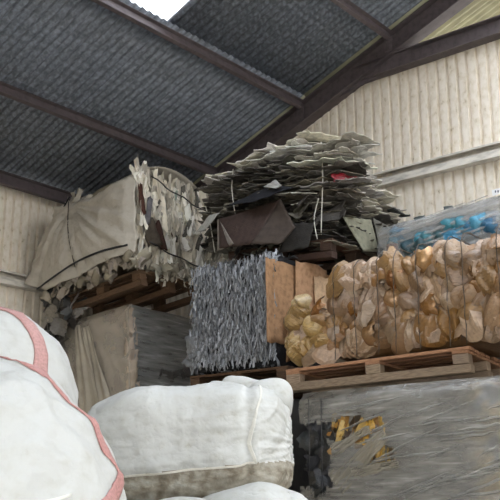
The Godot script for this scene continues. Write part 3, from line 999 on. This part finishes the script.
func build_textile_bale() -> void:
	rng.seed = 107
	# x -8.65..-7.0, y 4.0..5.1, z -6.35..-7.5
	var o := Vector3(-7.80, 3.98, -6.95)
	var t := thing("textile_bale", "dusty bale wrapped in beige woven cover with shredded cream strips on its side", "bale", o)
	var g := G.new()
	soft_box(g, Vector3(0.72, 0.50, 0.54), 0.10, Vector3i(14, 10, 12), lin(158, 148, 132), func(p: Vector3, nn: Vector3) -> Vector3: return p + nn * 0.03 * crumple(p, 3.0) + Vector3(0, 0.10 * p.x, 0), Transform3D(Basis(), Vector3(0.0, 0.56, -0.03)))
	part("textile_core", g, M.cloth, t)
	# the woven cover over the front: its outline, then folds that run from the gathered corner
	var tl := Curve2D.new()
	var gather := Vector2(-8.0, 4.86)
	var cg := G.new()
	var topx := [-8.20, -8.0, -7.67, -7.34, -6.99]
	var topy := [5.01, 4.99, 4.96, 5.05, 5.13]
	var botx := [-8.65, -8.30, -7.77, -7.44, -6.95]
	var boty := [4.02, 3.90, 3.99, 4.08, 4.14]
	sheet(cg, 64, 48, func(u: float, v: float) -> Vector3:
		var k := mini(int(u * 4.0), 3)
		var f := u * 4.0 - k
		var a := Vector2(lerpf(botx[k], botx[k + 1], f), lerpf(boty[k], boty[k + 1], f))
		var b := Vector2(lerpf(topx[k], topx[k + 1], f), lerpf(topy[k], topy[k + 1], f))
		var p := a.lerp(b, v)
		p.x = maxf(p.x - 0.05 * sin(v * PI) * (1.0 - u), -8.65)
		var d := p - gather
		var ang := atan2(d.y, d.x)
		var fold := nr.get_noise_2d(ang * 55.0, 7.0) * clampf(d.length() * 1.4, 0.0, 0.35) * exp(-d.length() * 1.2)
		var z := -6.37 + 0.10 * sin(u * PI) * sin(minf(v * 1.3, 1.0) * PI * 0.9) + 0.30 * fold + 0.030 * crumple(Vector3(p.x, p.y, 0), 1.7) + 0.02 * nr.get_noise_2d(p.x * 45.0 + p.y * 20.0, p.y * 30.0)
		z -= 0.14 * smoothstep(0.86, 1.0, v) + 0.05 * smoothstep(0.92, 1.0, u)
		z += 0.10 * (1.0 - u) * (1.0 - v)
		return Vector3(p.x, p.y + 0.02 * nz.get_noise_1d(u * 120.0) * v, z) - o, 0.003, lin(198, 191, 179))
	tag(part("woven_cover", cg, M.cover, t), "dusty beige woven cover")
	# cover folded over the top
	var cg2 := G.new()
	sheet(cg2, 30, 16, func(u: float, v: float) -> Vector3:
		var k := mini(int(u * 4.0), 3)
		var f := u * 4.0 - k
		var x := lerpf(topx[k], topx[k + 1], f)
		var y := lerpf(topy[k], topy[k + 1], f)
		return Vector3(x, y + 0.02 * nz.get_noise_1d(u * 120.0) + 0.10 * sin(v * PI) * u + 0.03 * crumple(Vector3(x, v, 3), 2.5) * v, -6.52 - v * 0.85) - o, 0.003, lin(198, 191, 179))
	part("woven_cover", cg2, M.cover, t)
	# gathered knot at the corner and tufts along the top
	for e in [[-8.06, 4.98, 0.10], [-7.95, 4.99, 0.08], [-8.14, 4.93, 0.07]]:
		part("gathered_cloth", rag(e[2], e[2] * 2.0, 0.035, 9.0, 0.003, lin(180, 174, 162), 7, 8), M.cover, t, false, Transform3D(Basis.from_euler(Vector3(-0.2, rf(-0.4, 0.4), rf(-0.5, 0.5))), Vector3(e[0], e[1], -6.40) - o))
	# straps over the cover
	var straps := [
		[Vector3(-8.04, 4.98, -6.34), Vector3(-8.25, 4.72, -6.33), Vector3(-8.48, 4.36, -6.30), Vector3(-8.60, 4.08, -6.27)],
		[Vector3(-8.0, 4.90, -6.30), Vector3(-7.93, 4.60, -6.25), Vector3(-7.86, 4.35, -6.24), Vector3(-7.80, 4.09, -6.28)],
		[Vector3(-8.44, 3.93, -6.26), Vector3(-8.08, 4.02, -6.22), Vector3(-7.72, 4.12, -6.22), Vector3(-7.36, 4.19, -6.26), Vector3(-7.02, 4.22, -6.34)]]
	for s in straps.size():
		var sg := G.new()
		var pts := []
		for p in smooth_line(straps[s], 6):
			pts.append(p - o)
		tube(sg, pts, 0.013 if s != 1 else 0.008, 6, lin(38, 36, 34), 0.4, Vector3(0, 0, 1))
		part("strap", sg, M.strap, t)
	# shredded strips on the right-hand side
	var cols := [lin(236, 229, 214), lin(224, 215, 198), lin(244, 239, 228), lin(212, 202, 185), lin(232, 222, 204), lin(186, 178, 164)]
	for k in 520:
		var z := rf(-7.60, -6.45)
		var y := rf(4.06, 5.08)
		var w := rf(0.03, 0.075) if k % 3 else rf(0.08, 0.14)
		var h := rf(0.14, 0.40) if k % 3 else rf(0.10, 0.24)
		var c: Color = vary(cols[rng.randi() % 6], 0.14)
		var q := rng.randf()
		if q < 0.012: c = lin(150, 160, 148)
		elif q < 0.03: c = lin(120, 96, 80)
		elif q < 0.10: c = lin(110, 105, 98)
		var rg := rag(w, h, 0.014, 7.0, 0.003, c, 4, 7, rf(-0.02, 0.03))
		part("fabric_strip" if k % 2 == 0 else "paper_strip", rg, M.cloth, t, true, Transform3D(Basis.from_euler(Vector3(rf(-0.25, 0.25), PI / 2 + rf(-0.55, 0.55), rf(-0.40, 0.40))), Vector3(-7.04 + rf(-0.04, 0.07) + 0.05 * sin((y - 4.0) * 3.0), y + 0.05 * (z + 6.35), z) - o))
	for k in 26:      # ends standing up along the top edge and the near corner
		var z := rf(-7.55, -6.55)
		var rg := rag(rf(0.03, 0.07), rf(0.10, 0.20), 0.02, 7.0, 0.003, vary(cols[rng.randi() % 6], 0.12), 4, 6, rf(-0.02, 0.05))
		part("fabric_strip", rg, M.cloth, t, false, Transform3D(Basis.from_euler(Vector3(rf(-0.4, 0.3), PI / 2 + rf(-0.8, 0.8), rf(-0.5, 0.5))), Vector3(-7.08 + rf(-0.12, 0.02), 4.97 + rf(-0.07, 0.05), z) - o))
	# red-brown and dark flaps beside the near corner
	for e in [[-6.93, 4.74, -6.44, 0.05, 0.36, lin(84, 54, 46), 0.15], [-6.90, 4.62, -6.52, 0.06, 0.30, lin(120, 116, 118), -0.1], [-6.90, 4.38, -6.56, 0.16, 0.30, lin(88, 78, 68), 0.35], [-6.86, 4.36, -6.66, 0.08, 0.30, lin(70, 48, 42), 0.3]]:
		part("stiff_flap", rag(e[3], e[4], 0.008, 4.0, 0.006, e[5], 4, 6), M.sheet, t, false, Transform3D(Basis.from_euler(Vector3(0, 0.9, e[6])), Vector3(e[0], e[1], e[2]) - o))
	# bands across the strips
	for e in [[5.00, 4.80], [4.26, 4.12]]:
		var sg := G.new()
		var pts := []
		for k in 13:
			pts.append(Vector3(-6.86 + 0.02 * sin(k * 1.3), lerpf(e[0], e[1], k / 12.0) - 0.02 * sin(k / 12.0 * PI), lerpf(-6.5, -7.5, k / 12.0)) - o)
		tube(sg, pts, 0.008, 5, lin(48, 46, 44))
		part("strap", sg, M.strap, t)
	# frayed cloth and film squeezed out along the bottom front
	for k in 44:
		var u := k / 43.0
		var x := lerpf(-8.52, -6.95, u)
		var y := lerpf(3.86, 4.06, u) + rf(-0.06, 0.05)
		var rg := rag(rf(0.08, 0.20), rf(0.06, 0.14), 0.03, 8.0, 0.003, vary(lin(164, 154, 140), 0.3), 7, 6, rf(0, 0.03))
		part("frayed_cloth", rg, M.cloth, t, false, Transform3D(Basis.from_euler(Vector3(rf(-0.7, 0.7), rf(-0.8, 0.8), rf(-1.2, 1.2))), Vector3(x, y, -6.36 + rf(-0.08, 0.04)) - o))
	for k in 10:
		var rg := rag(rf(0.12, 0.2), rf(0.1, 0.18), 0.035, 7.0, 0.003, vary(lin(176, 168, 152), 0.2), 7, 6, rf(0, 0.05))
		part("frayed_cloth", rg, M.cloth, t, false, Transform3D(Basis.from_euler(Vector3(rf(-0.7, 0.7), PI / 2 + rf(-0.8, 0.8), rf(-1.2, 1.2))), Vector3(-6.93, 4.06 + rf(-0.05, 0.05), -6.4 - 0.1 * k) - o))
	var pal := make_pallet("tilted brown wooden pallet under the beige covered textile bale", Vector3(-7.60, 3.70, -6.98), Vector3(0, 2, 7.5), Vector2(1.25, 1.0), lin(126, 98, 74), lin(118, 90, 66))
	pal.position.y += 0.03


func slab(w: float, d: float, th: float, wav: float, col: Color, nu := 12, nv := 6) -> G:
	var g := G.new()
	var sh := Vector3(rf(-90, 90), rf(-90, 90), rf(-90, 90))
	sheet(g, nu, nv, func(u: float, v: float) -> Vector3:
		var x := (u - 0.5) * w * (1.0 + 0.3 * nz.get_noise_2d(v * 50.0, sh.x))
		var z := (0.5 - v) * d * (1.0 + 0.35 * nz.get_noise_2d(u * 60.0, sh.y) + 0.18 * tri(u * 3.3 + sh.x))
		return Vector3(x, wav * (nz.get_noise_2d(x * 45.0 + sh.x, z * 45.0 + sh.z) * 1.0 + 0.7 * crumple(Vector3(x, z, 0) + sh, 5.0, 4)), z), th, col)
	return g


func build_sheet_bale() -> void:
	rng.seed = 108
	# x -6.22..-4.72, front z -6.68, right side runs back to z -7.9, y 3.96..4.95
	var o := Vector3(-5.45, 3.96, -7.25)
	var t := thing("sheet_bale", "tall bale of flattened grey and olive sheets with a large brown folded panel", "bale", o)
	var g := G.new()
	soft_box(g, Vector3(0.62, 0.46, 0.50), 0.05, Vector3i(6, 6, 6), lin(34, 33, 31), null, Transform3D(Basis(), Vector3(0, 0.48, -0.05)))
	part("sheet_core", g, M.dark, t)
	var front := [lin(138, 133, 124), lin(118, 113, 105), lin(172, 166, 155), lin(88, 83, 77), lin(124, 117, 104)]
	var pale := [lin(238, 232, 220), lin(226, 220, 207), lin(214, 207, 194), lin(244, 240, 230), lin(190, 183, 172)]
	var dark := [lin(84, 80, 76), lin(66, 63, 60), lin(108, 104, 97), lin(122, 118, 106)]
	# front layers
	for k in 36:
		var y := 4.42 + k * 0.015
		var x := -6.20 + rf(-0.05, 0.03)
		while x < -4.75:
			var w := rf(0.3, 0.62)
			var up := y > 4.84
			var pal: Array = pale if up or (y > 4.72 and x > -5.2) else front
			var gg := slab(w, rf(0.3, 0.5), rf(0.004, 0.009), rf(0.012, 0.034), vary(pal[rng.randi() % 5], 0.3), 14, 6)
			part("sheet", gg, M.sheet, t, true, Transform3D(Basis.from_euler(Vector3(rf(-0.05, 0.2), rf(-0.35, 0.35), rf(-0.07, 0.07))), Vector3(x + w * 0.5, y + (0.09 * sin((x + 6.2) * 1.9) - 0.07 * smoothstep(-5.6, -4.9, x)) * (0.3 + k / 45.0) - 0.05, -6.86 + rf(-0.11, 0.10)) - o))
			x += w * 0.9
	# right-hand layers
	for k in 42:
		var y := 3.96 + k * 0.0226
		var z := -6.75
		while z > lerpf(-7.80, -7.40, smoothstep(4.35, 4.75, y)):
			var w := rf(0.3, 0.6)
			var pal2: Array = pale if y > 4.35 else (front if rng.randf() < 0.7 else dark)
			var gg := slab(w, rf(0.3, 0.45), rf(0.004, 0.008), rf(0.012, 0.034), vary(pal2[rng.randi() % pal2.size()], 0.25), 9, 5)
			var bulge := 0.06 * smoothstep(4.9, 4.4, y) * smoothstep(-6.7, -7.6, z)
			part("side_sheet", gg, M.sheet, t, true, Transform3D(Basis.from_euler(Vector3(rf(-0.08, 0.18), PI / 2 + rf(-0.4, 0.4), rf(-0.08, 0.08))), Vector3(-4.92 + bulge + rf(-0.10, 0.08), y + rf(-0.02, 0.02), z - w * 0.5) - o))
			z -= w * 0.85
	# loose top layers
	for k in 46:
		var gg := slab(rf(0.3, 0.6), rf(0.25, 0.5), rf(0.004, 0.009), 0.018, vary(pale[rng.randi() % 5], 0.14), 9, 6)
		var x := rf(-6.0, -4.85)
		var z := rf(-7.4, -6.85)
		part("sheet", gg, M.sheet, t, true, Transform3D(Basis.from_euler(Vector3(rf(-0.1, 0.2), rf(-1.5, 1.5), rf(-0.1, 0.1))), Vector3(x, 4.83 + 0.08 * smoothstep(-6.2, -5.4, x) - 0.15 * smoothstep(-5.7, -4.9, x) - 0.03 + rf(-0.02, 0.03), z) - o))
	# lower front: dark, loose sheets with gaps
	for k in 46:
		var x := rf(-6.15, -4.8)
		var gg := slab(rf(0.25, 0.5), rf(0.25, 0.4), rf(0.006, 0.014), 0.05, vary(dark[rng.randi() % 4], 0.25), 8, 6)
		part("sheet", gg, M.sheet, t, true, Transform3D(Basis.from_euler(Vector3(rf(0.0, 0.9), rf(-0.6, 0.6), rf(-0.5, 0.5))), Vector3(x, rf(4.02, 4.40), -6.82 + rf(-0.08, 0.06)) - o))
	for k in 14:   # edges hanging at the left below the overhang
		var gg := rag(rf(0.05, 0.10), rf(0.25, 0.42), 0.02, 5.0, 0.004, vary(lin(136, 132, 122), 0.2), 4, 7)
		part("hanging_strip", gg, M.cloth, t, false, Transform3D(Basis.from_euler(Vector3(rf(-0.2, 0.2), rf(-0.6, 0.6), rf(-0.5, 0.1))), Vector3(-6.18 + 0.035 * k, 4.12 + rf(-0.06, 0.08), -6.74 + rf(-0.05, 0.03)) - o))
	# the big brown panel, folded once, and the black sheet above it
	fold_panel(t, o, "brown_panel", [Vector3(-5.86, 4.31, -6.50), Vector3(-5.12, 4.38, -6.56), Vector3(-5.33, 3.93, -6.36), Vector3(-5.72, 3.95, -6.36)], lin(74, 60, 54), 0.02)
	fold_panel(t, o, "brown_panel", [Vector3(-5.12, 4.38, -6.56), Vector3(-4.92, 4.05, -6.52), Vector3(-5.05, 3.90, -6.46), Vector3(-5.33, 3.93, -6.36)], lin(82, 72, 66), 0.02)
	fold_panel(t, o, "brown_panel", [Vector3(-5.90, 4.32, -6.52), Vector3(-5.86, 4.31, -6.50), Vector3(-5.52, 3.96, -6.34), Vector3(-5.80, 3.95, -6.42)], lin(150, 142, 134), 0.01)
	fold_panel(t, o, "pale_panel", [Vector3(-6.20, 4.24, -6.52), Vector3(-6.02, 4.40, -6.54), Vector3(-5.84, 4.37, -6.48), Vector3(-6.00, 4.20, -6.44)], lin(178, 176, 166), 0.01)
	fold_panel(t, o, "black_panel", [Vector3(-5.80, 4.44, -6.52), Vector3(-5.25, 4.56, -6.60), Vector3(-4.86, 4.40, -6.42), Vector3(-5.35, 4.36, -6.40)], lin(40, 40, 44), 0.02)
	fold_panel(t, o, "pale_panel", [Vector3(-5.30, 4.53, -6.52), Vector3(-5.16, 4.58, -6.54), Vector3(-5.00, 4.45, -6.42), Vector3(-5.06, 4.43, -6.40)], lin(170, 168, 160), 0.008)
	fold_panel(t, o, "black_panel", [Vector3(-5.06, 4.14, -6.58), Vector3(-4.80, 4.10, -6.66), Vector3(-4.83, 3.86, -6.60), Vector3(-5.12, 3.84, -6.52)], lin(58, 55, 52), 0.02)
	# olive panels hanging on the right-hand side
	fold_panel(t, o, "olive_panel", [Vector3(-4.66, 4.20, -6.92), Vector3(-4.62, 4.26, -7.35), Vector3(-4.58, 3.94, -7.42), Vector3(-4.60, 3.90, -7.18)], lin(150, 148, 128), 0.02)
	fold_panel(t, o, "olive_panel", [Vector3(-4.63, 4.30, -7.40), Vector3(-4.60, 4.24, -7.85), Vector3(-4.56, 3.95, -7.85), Vector3(-4.58, 3.93, -7.45)], lin(116, 114, 104), 0.02)
	# red film tucked between the layers
	for e in [[-4.56, 4.52, -6.74, 0.18, 0.09], [-4.54, 4.58, -6.88, 0.20, 0.07], [-4.54, 4.66, -7.02, 0.12, 0.09]]:
		part("red_film", rag(e[3], e[4], 0.015, 8.0, 0.004, vary(lin(176, 40, 58), 0.1), 6, 5), M.film, t, false, Transform3D(Basis.from_euler(Vector3(-0.2, PI / 2 - 0.3, 0.28)), Vector3(e[0], e[1], e[2]) - o))
	# sheet ends sticking out on the far right
	part("dark_edge", slab(0.30, 0.10, 0.02, 0.03, lin(60, 60, 56), 6, 3), M.sheet, t, false, Transform3D(Basis.from_euler(Vector3(0.1, PI / 2, 0)), Vector3(-4.60, 4.44, -7.85) - o))
	# white strings
	for e in [[Vector3(-5.78, 4.86, -6.62), Vector3(-5.76, 4.62, -6.58), Vector3(-5.70, 4.36, -6.56), Vector3(-5.62, 4.16, -6.50)],
			[Vector3(-4.72, 4.90, -6.68), Vector3(-4.68, 4.55, -6.64), Vector3(-4.68, 4.3, -6.62), Vector3(-4.70, 3.98, -6.62)],
			[Vector3(-4.72, 4.32, -6.62), Vector3(-4.76, 4.12, -6.60), Vector3(-4.73, 3.92, -6.60)],
			[Vector3(-6.16, 4.55, -6.62), Vector3(-6.08, 4.3, -6.62), Vector3(-6.02, 4.02, -6.62)],
			[Vector3(-5.2, 4.44, -6.54), Vector3(-4.95, 4.40, -6.54), Vector3(-4.72, 4.36, -6.60)]]:
		var sg := G.new()
		var pts := []
		for p in smooth_line(e, 5):
			pts.append(p - o)
		tube(sg, pts, 0.0055, 5, lin(196, 192, 180))
		part("string", sg, M.string, t)
	make_pallet("brown wooden pallet end under the grey sheet bale behind the tan bags", Vector3(-5.34, 3.815, -7.24), Vector3(0, 3, -3), Vector2(1.24, 1.0), lin(92, 68, 54), lin(74, 54, 42))


func fold_panel(t: Node3D, o: Vector3, called: String, q: Array, col: Color, wav: float) -> void:
	var g := G.new()   # corners: top left, top right, bottom right, bottom left
	sheet(g, 12, 10, func(u: float, v: float) -> Vector3:
		var p: Vector3 = q[3].lerp(q[2], u).lerp(q[0].lerp(q[1], u), v)
		return p - o + Vector3(0, 0, wav * crumple(p, 1.5)) + Vector3(0, 0.012 * nz.get_noise_2d(u * 70.0, q[0].x * 100.0), 0), 0.006, col)
	part(called, g, M.sheet, t)


func build_loose_film() -> void:
	rng.seed = 109
	# film and rags spilling down between the textile bale and the left wall
	var o := Vector3(-8.26, 2.42, -6.72)
	var t := thing("film_bundle", "dark bundle of loose torn film spilling down beside the left wall", "film")
	t.position = o
	var g := G.new()
	soft_box(g, Vector3(0.19, 0.60, 0.42), 0.12, Vector3i(8, 12, 8), lin(48, 45, 43), func(p: Vector3, nn: Vector3) -> Vector3: return p + nn * 0.03 * crumple(p, 3.5), Transform3D(Basis(), Vector3(-0.21, 0.62, -0.2)))
	part("film_core", g, M.dark, t)
	for k in 64:
		var v := rng.randf()
		var y := lerpf(0.15, 1.42, v)
		var x := rf(-0.26, 0.0) + rf(0.0, 0.40) * smoothstep(0.55, 0.85, v)
		var c: Color = [lin(126, 119, 110), lin(96, 91, 86), lin(62, 58, 55), lin(48, 46, 45), lin(150, 142, 130)][rng.randi() % (4 if v < 0.5 else 5)]
		var rg := rag(rf(0.12, 0.24), rf(0.16, 0.34), 0.03, 5.0, 0.003, vary(c, 0.2), 9, 10, rf(-0.02, 0.05))
		part("film_rag", rg, M.film, t, true, Transform3D(Basis.from_euler(Vector3(rf(-0.6, 0.6), rf(-0.9, 0.9), rf(-1.4, 1.4))), Vector3(x, y, 0.28 + rf(-0.10, 0.06) + 0.05 * v)))


# ------------------------------------------------------------------ white bulk bags
func bag_point(d: Vector3, half: Vector3, pw: float, wr: Callable) -> Vector3:
	var q := (d.abs() / half)
	var r := pow(pow(q.x, pw) + pow(q.y, pw) + pow(q.z, pw), -1.0 / pw)
	var p := d * r
	return p + d * wr.call(p)


func bag_mesh(half: Vector3, pw: float, n: int, wr: Callable, keep = null) -> G:
	var g := G.new()
	for ax in 3:
		for sg in [-1.0, 1.0]:
			var a := (ax + 1) % 3
			var b := (ax + 2) % 3
			if sg < 0:
				var t := a; a = b; b = t
			var first := g.v.size()
			for jb in n + 1:
				for ja in n + 1:
					var p := Vector3.ZERO
					p[ax] = sg
					p[a] = tan((float(ja) / n * 2.0 - 1.0) * PI / 4)
					p[b] = tan((float(jb) / n * 2.0 - 1.0) * PI / 4)
					p = (p * half).normalized()
					g.v.append(bag_point(p, half, pw, wr))
					g.c.append(lin(194, 194, 190))
					g.uv.append(Vector2.ZERO)
			for jb in n:
				for ja in n:
					var k := first + jb * (n + 1) + ja
					if keep != null and not keep.call(g.v[k]):
						continue
					g.quad(k, k + 1, k + n + 2, k + n + 1)
	return g


func bag_band(dirs: Array, half: Vector3, pw: float, wr: Callable, w: float, th: float, col: Color) -> G:
	var g := G.new()
	var n := dirs.size() - 1
	var lift := th
	sheet(g, 4, n, func(u: float, v: float) -> Vector3:
		var k := roundi(v * n)
		var d: Vector3 = dirs[k]
		var tg: Vector3 = dirs[mini(k + 1, n)] - dirs[maxi(k - 1, 0)]
		var s := tg.cross(d).normalized()
		var p := bag_point(d, half, pw, wr)
		var q := bag_point((p + s * w * (u - 0.5)).normalized(), half, pw, wr)
		return q + q.normalized() * lift, th, col)
	return g


func band_dirs(pts: Array, half: Vector3) -> Array:
	var out := []
	for p in smooth_line(pts, 8):
		out.append(((p as Vector3).normalized() * half).normalized())
	return out


func build_bags() -> void:
	rng.seed = 110
	# big bag lying across the middle
	var yaw := Basis.from_euler(Vector3(0, deg_to_rad(36.0), deg_to_rad(2.0)))
	var c := Vector3(-3.63, 1.88, -3.80)
	var half := Vector3(0.56, 0.32, 0.46)
	var wr := func(p: Vector3) -> float:
		var a := 0.010 * crumple(p + Vector3(3, 1, 0), 2.0) + 0.016 * nz.get_noise_3dv(p * 45.0)
		a += 0.022 * nr.get_noise_2d(p.x * 22.0, (p.y + p.z) * 80.0 + 30.0) + 0.004 * crumple(p, 4.5) + 0.006 * nr.get_noise_3dv(p * 110.0)
		a += 0.014 * exp(-pow((p.x - 0.40) / 0.018, 2.0)) - 0.02 * exp(-pow((p.x - 0.365) / 0.025, 2.0))
		a += 0.012 * nr.get_noise_2d(atan2(p.y, p.z) * 90.0, p.x * 40.0) * smoothstep(0.36, 0.5, p.x)
		a -= 0.05 * smoothstep(-0.1, -0.6, p.x) * maxf(p.y, 0.0) / 0.3
		return a
	var t := thing("bulk_bag", "bulging white woven bulk bag lying in front of the pinkish grey bale", "bag", c - Vector3(0, 0.32, 0), "white woven bulk bags in the foreground")
	t.basis = yaw
	var up := Transform3D(Basis(), Vector3(0, 0.32, 0))
	part("bag_body", bag_mesh(half, 4.0, 64, wr, func(p: Vector3) -> bool: return p.y > -0.14 + 0.06 * p.x), M.bag, t, false, up)
	tag(part("bag_underside", bag_mesh(half, 4.0, 64, wr, func(p: Vector3) -> bool: return p.y <= -0.14 + 0.06 * p.x), M.bag_muddy, t, false, up), "muddy stained underside")
	var seam := []
	for k in 31:
		var an := lerpf(-0.35, 2.2, k / 30.0)
		seam.append(Vector3(0.40, 0.32 * sin(an), 0.46 * cos(an)).normalized())
	part("seam", bag_band(seam, half, 4.0, wr, 0.012, 0.003, lin(214, 212, 204)), M.bag, t, false, up)
	var hs := []
	for k in 61:
		var x := lerpf(-0.52, 0.42, k / 60.0)
		hs.append(Vector3(x, -0.14 + 0.06 * x, 0.46).normalized())
	part("seam", bag_band(hs, half, 4.0, wr, 0.010, 0.003, lin(206, 200, 188)), M.bag, t, false, up)
	# its closing flap bunched behind the top right corner
	for e in [[0.34, 0.62, -0.16, 0.28, 0.16], [0.46, 0.58, -0.10, 0.24, 0.18], [0.22, 0.62, -0.18, 0.24, 0.12]]:
		var g := wad(Vector3(e[3] * 0.55, e[4] * 0.5, 0.12), 0.03, 3.6, lin(192, 192, 188), 14)
		part("bunched_flap", g, M.bag, t, false, Transform3D(Basis.from_euler(Vector3(-0.4, rf(-0.3, 0.3), rf(-0.2, 0.2))), Vector3(e[0], e[1], e[2])))
	# bag below it
	var c2 := Vector3(-3.50, 1.04, -3.66)
	var t2 := thing("bulk_bag", "creased white bulk bag at the bottom edge under the muddy underside of another", "bag", c2 - Vector3(0, 0.5, 0), "white woven bulk bags in the foreground")
	t2.basis = Basis.from_euler(Vector3(0, deg_to_rad(38.0), 0))
	var wr2 := func(p: Vector3) -> float: return 0.02 * crumple(p + Vector3(9, 4, 2), 2.6) + 0.02 * nz.get_noise_3dv(p * 50.0)
	part("bag_body", bag_mesh(Vector3(0.58, 0.5, 0.50), 3.6, 36, wr2), M.bag, t2, false, Transform3D(Basis(), Vector3(0, 0.5, 0)))
	for e in [[0.34, 1.10, 0.46, 0.44, 0.26, 0.12], [0.50, 1.08, 0.42, 0.22, 0.26, -0.5], [0.0, 1.05, 0.48, 0.6, 0.22, 0.1]]:
		var g := rag(e[3], e[4], 0.03, 3.2, 0.004, lin(192, 192, 188), 18, 12, 0.06)
		part("bag_flap", g, M.bag, t2, false, Transform3D(Basis.from_euler(Vector3(-0.9, 0, e[5])), Vector3(e[0], e[1], e[2])))
	# front left bag with its red band
	var c3 := Vector3(-3.02, 1.38, -1.93)
	var half3 := Vector3(0.62, 0.74, 0.55)
	var wr3 := func(p: Vector3) -> float:
		return 0.012 * crumple(p + Vector3(1, 7, 5), 1.8) + 0.025 * nz.get_noise_3dv(p * 35.0) + 0.012 * nr.get_noise_2d((p.x - p.y) * 30.0, p.z * 90.0) + 0.020 * nr.get_noise_3dv(p * 50.0) + 0.007 * crumple(p, 4.0) + 0.005 * nr.get_noise_3dv(p * 120.0)
	var t3 := thing("bulk_bag", "nearest white bulk bag at lower left with a faded red band over its shoulder", "bag", c3 - Vector3(0, 0.74, 0), "white woven bulk bags in the foreground")
	t3.basis = Basis.from_euler(Vector3(0, deg_to_rad(40.0), 0))
	var up3 := Transform3D(Basis(), Vector3(0, 0.74, 0))
	part("bag_body", bag_mesh(half3, 2.1, 60, wr3), M.bag, t3, false, up3)
	tag(part("red_band", bag_band(band_dirs([Vector3(0.1, 0.99, -0.2), Vector3(0.38, 0.90, 0.05), Vector3(0.60, 0.77, 0.12), Vector3(0.80, 0.58, 0.10), Vector3(0.93, 0.38, 0.05), Vector3(0.90, 0.25, 0.36), Vector3(0.78, 0.14, 0.62), Vector3(0.64, -0.02, 0.78), Vector3(0.5, -0.15, 0.85)], half3), half3, 2.1, wr3, 0.075, 0.004, lin(200, 146, 140)), M.band, t3, false, up3), "faded red band")
	part("seam", bag_band(band_dirs([Vector3(-0.3, 0.04, 0.97), Vector3(0.1, 0.12, 0.97), Vector3(0.45, 0.22, 0.84), Vector3(0.74, 0.30, 0.56)], half3), half3, 2.1, wr3, 0.010, 0.003, lin(218, 216, 208)), M.bag, t3, false, up3)
	# bag behind and above it
	var c4 := Vector3(-4.06, 1.98, -2.66)
	var half4 := Vector3(0.52, 0.58, 0.50)
	var wr4 := func(p: Vector3) -> float: return 0.012 * crumple(p + Vector3(5, 2, 8), 2.0) + 0.02 * nz.get_noise_3dv(p * 40.0) + 0.010 * nr.get_noise_3dv(p * 60.0)
	var t4 := thing("bulk_bag", "white bulk bag at the left edge with a red band, behind the nearest bag", "bag", c4 - Vector3(0, 0.58, 0), "white woven bulk bags in the foreground")
	t4.basis = Basis.from_euler(Vector3(0, deg_to_rad(40.0), 0))
	var up4 := Transform3D(Basis(), Vector3(0, 0.58, 0))
	part("bag_body", bag_mesh(half4, 2.3, 40, wr4), M.bag, t4, false, up4)
	tag(part("red_band", bag_band(band_dirs([Vector3(0.1, 0.97, 0.25), Vector3(0.35, 0.89, 0.3), Vector3(0.55, 0.74, 0.4), Vector3(0.70, 0.54, 0.5), Vector3(0.75, 0.35, 0.6), Vector3(0.7, 0.1, 0.7)], half4), half4, 2.3, wr4, 0.085, 0.004, lin(204, 156, 150)), M.band, t4, false, up4), "faded red band")
	# what they stand on
	for e in [[Vector3(-3.50, 0, -3.66), Vector3(0.56, 0.27, 0.48), "white bulk bag on the floor below the creased bag"], [Vector3(-3.02, 0, -1.93), Vector3(0.5, 0.32, 0.45), "white bulk bag on the floor below the nearest bag"], [Vector3(-4.06, 0, -2.66), Vector3(0.46, 0.68, 0.44), "tall white bulk bag on the floor below the left edge bag"]]:
		var b := thing("bulk_bag", e[2], "bag", e[0], "white woven bulk bags in the foreground")
		part("bag_body", bag_mesh(e[1], 4.0, 14, wr4), M.bag, b, false, Transform3D(Basis.from_euler(Vector3(0, 0.7, 0)), Vector3(0, e[1].y, 0)))
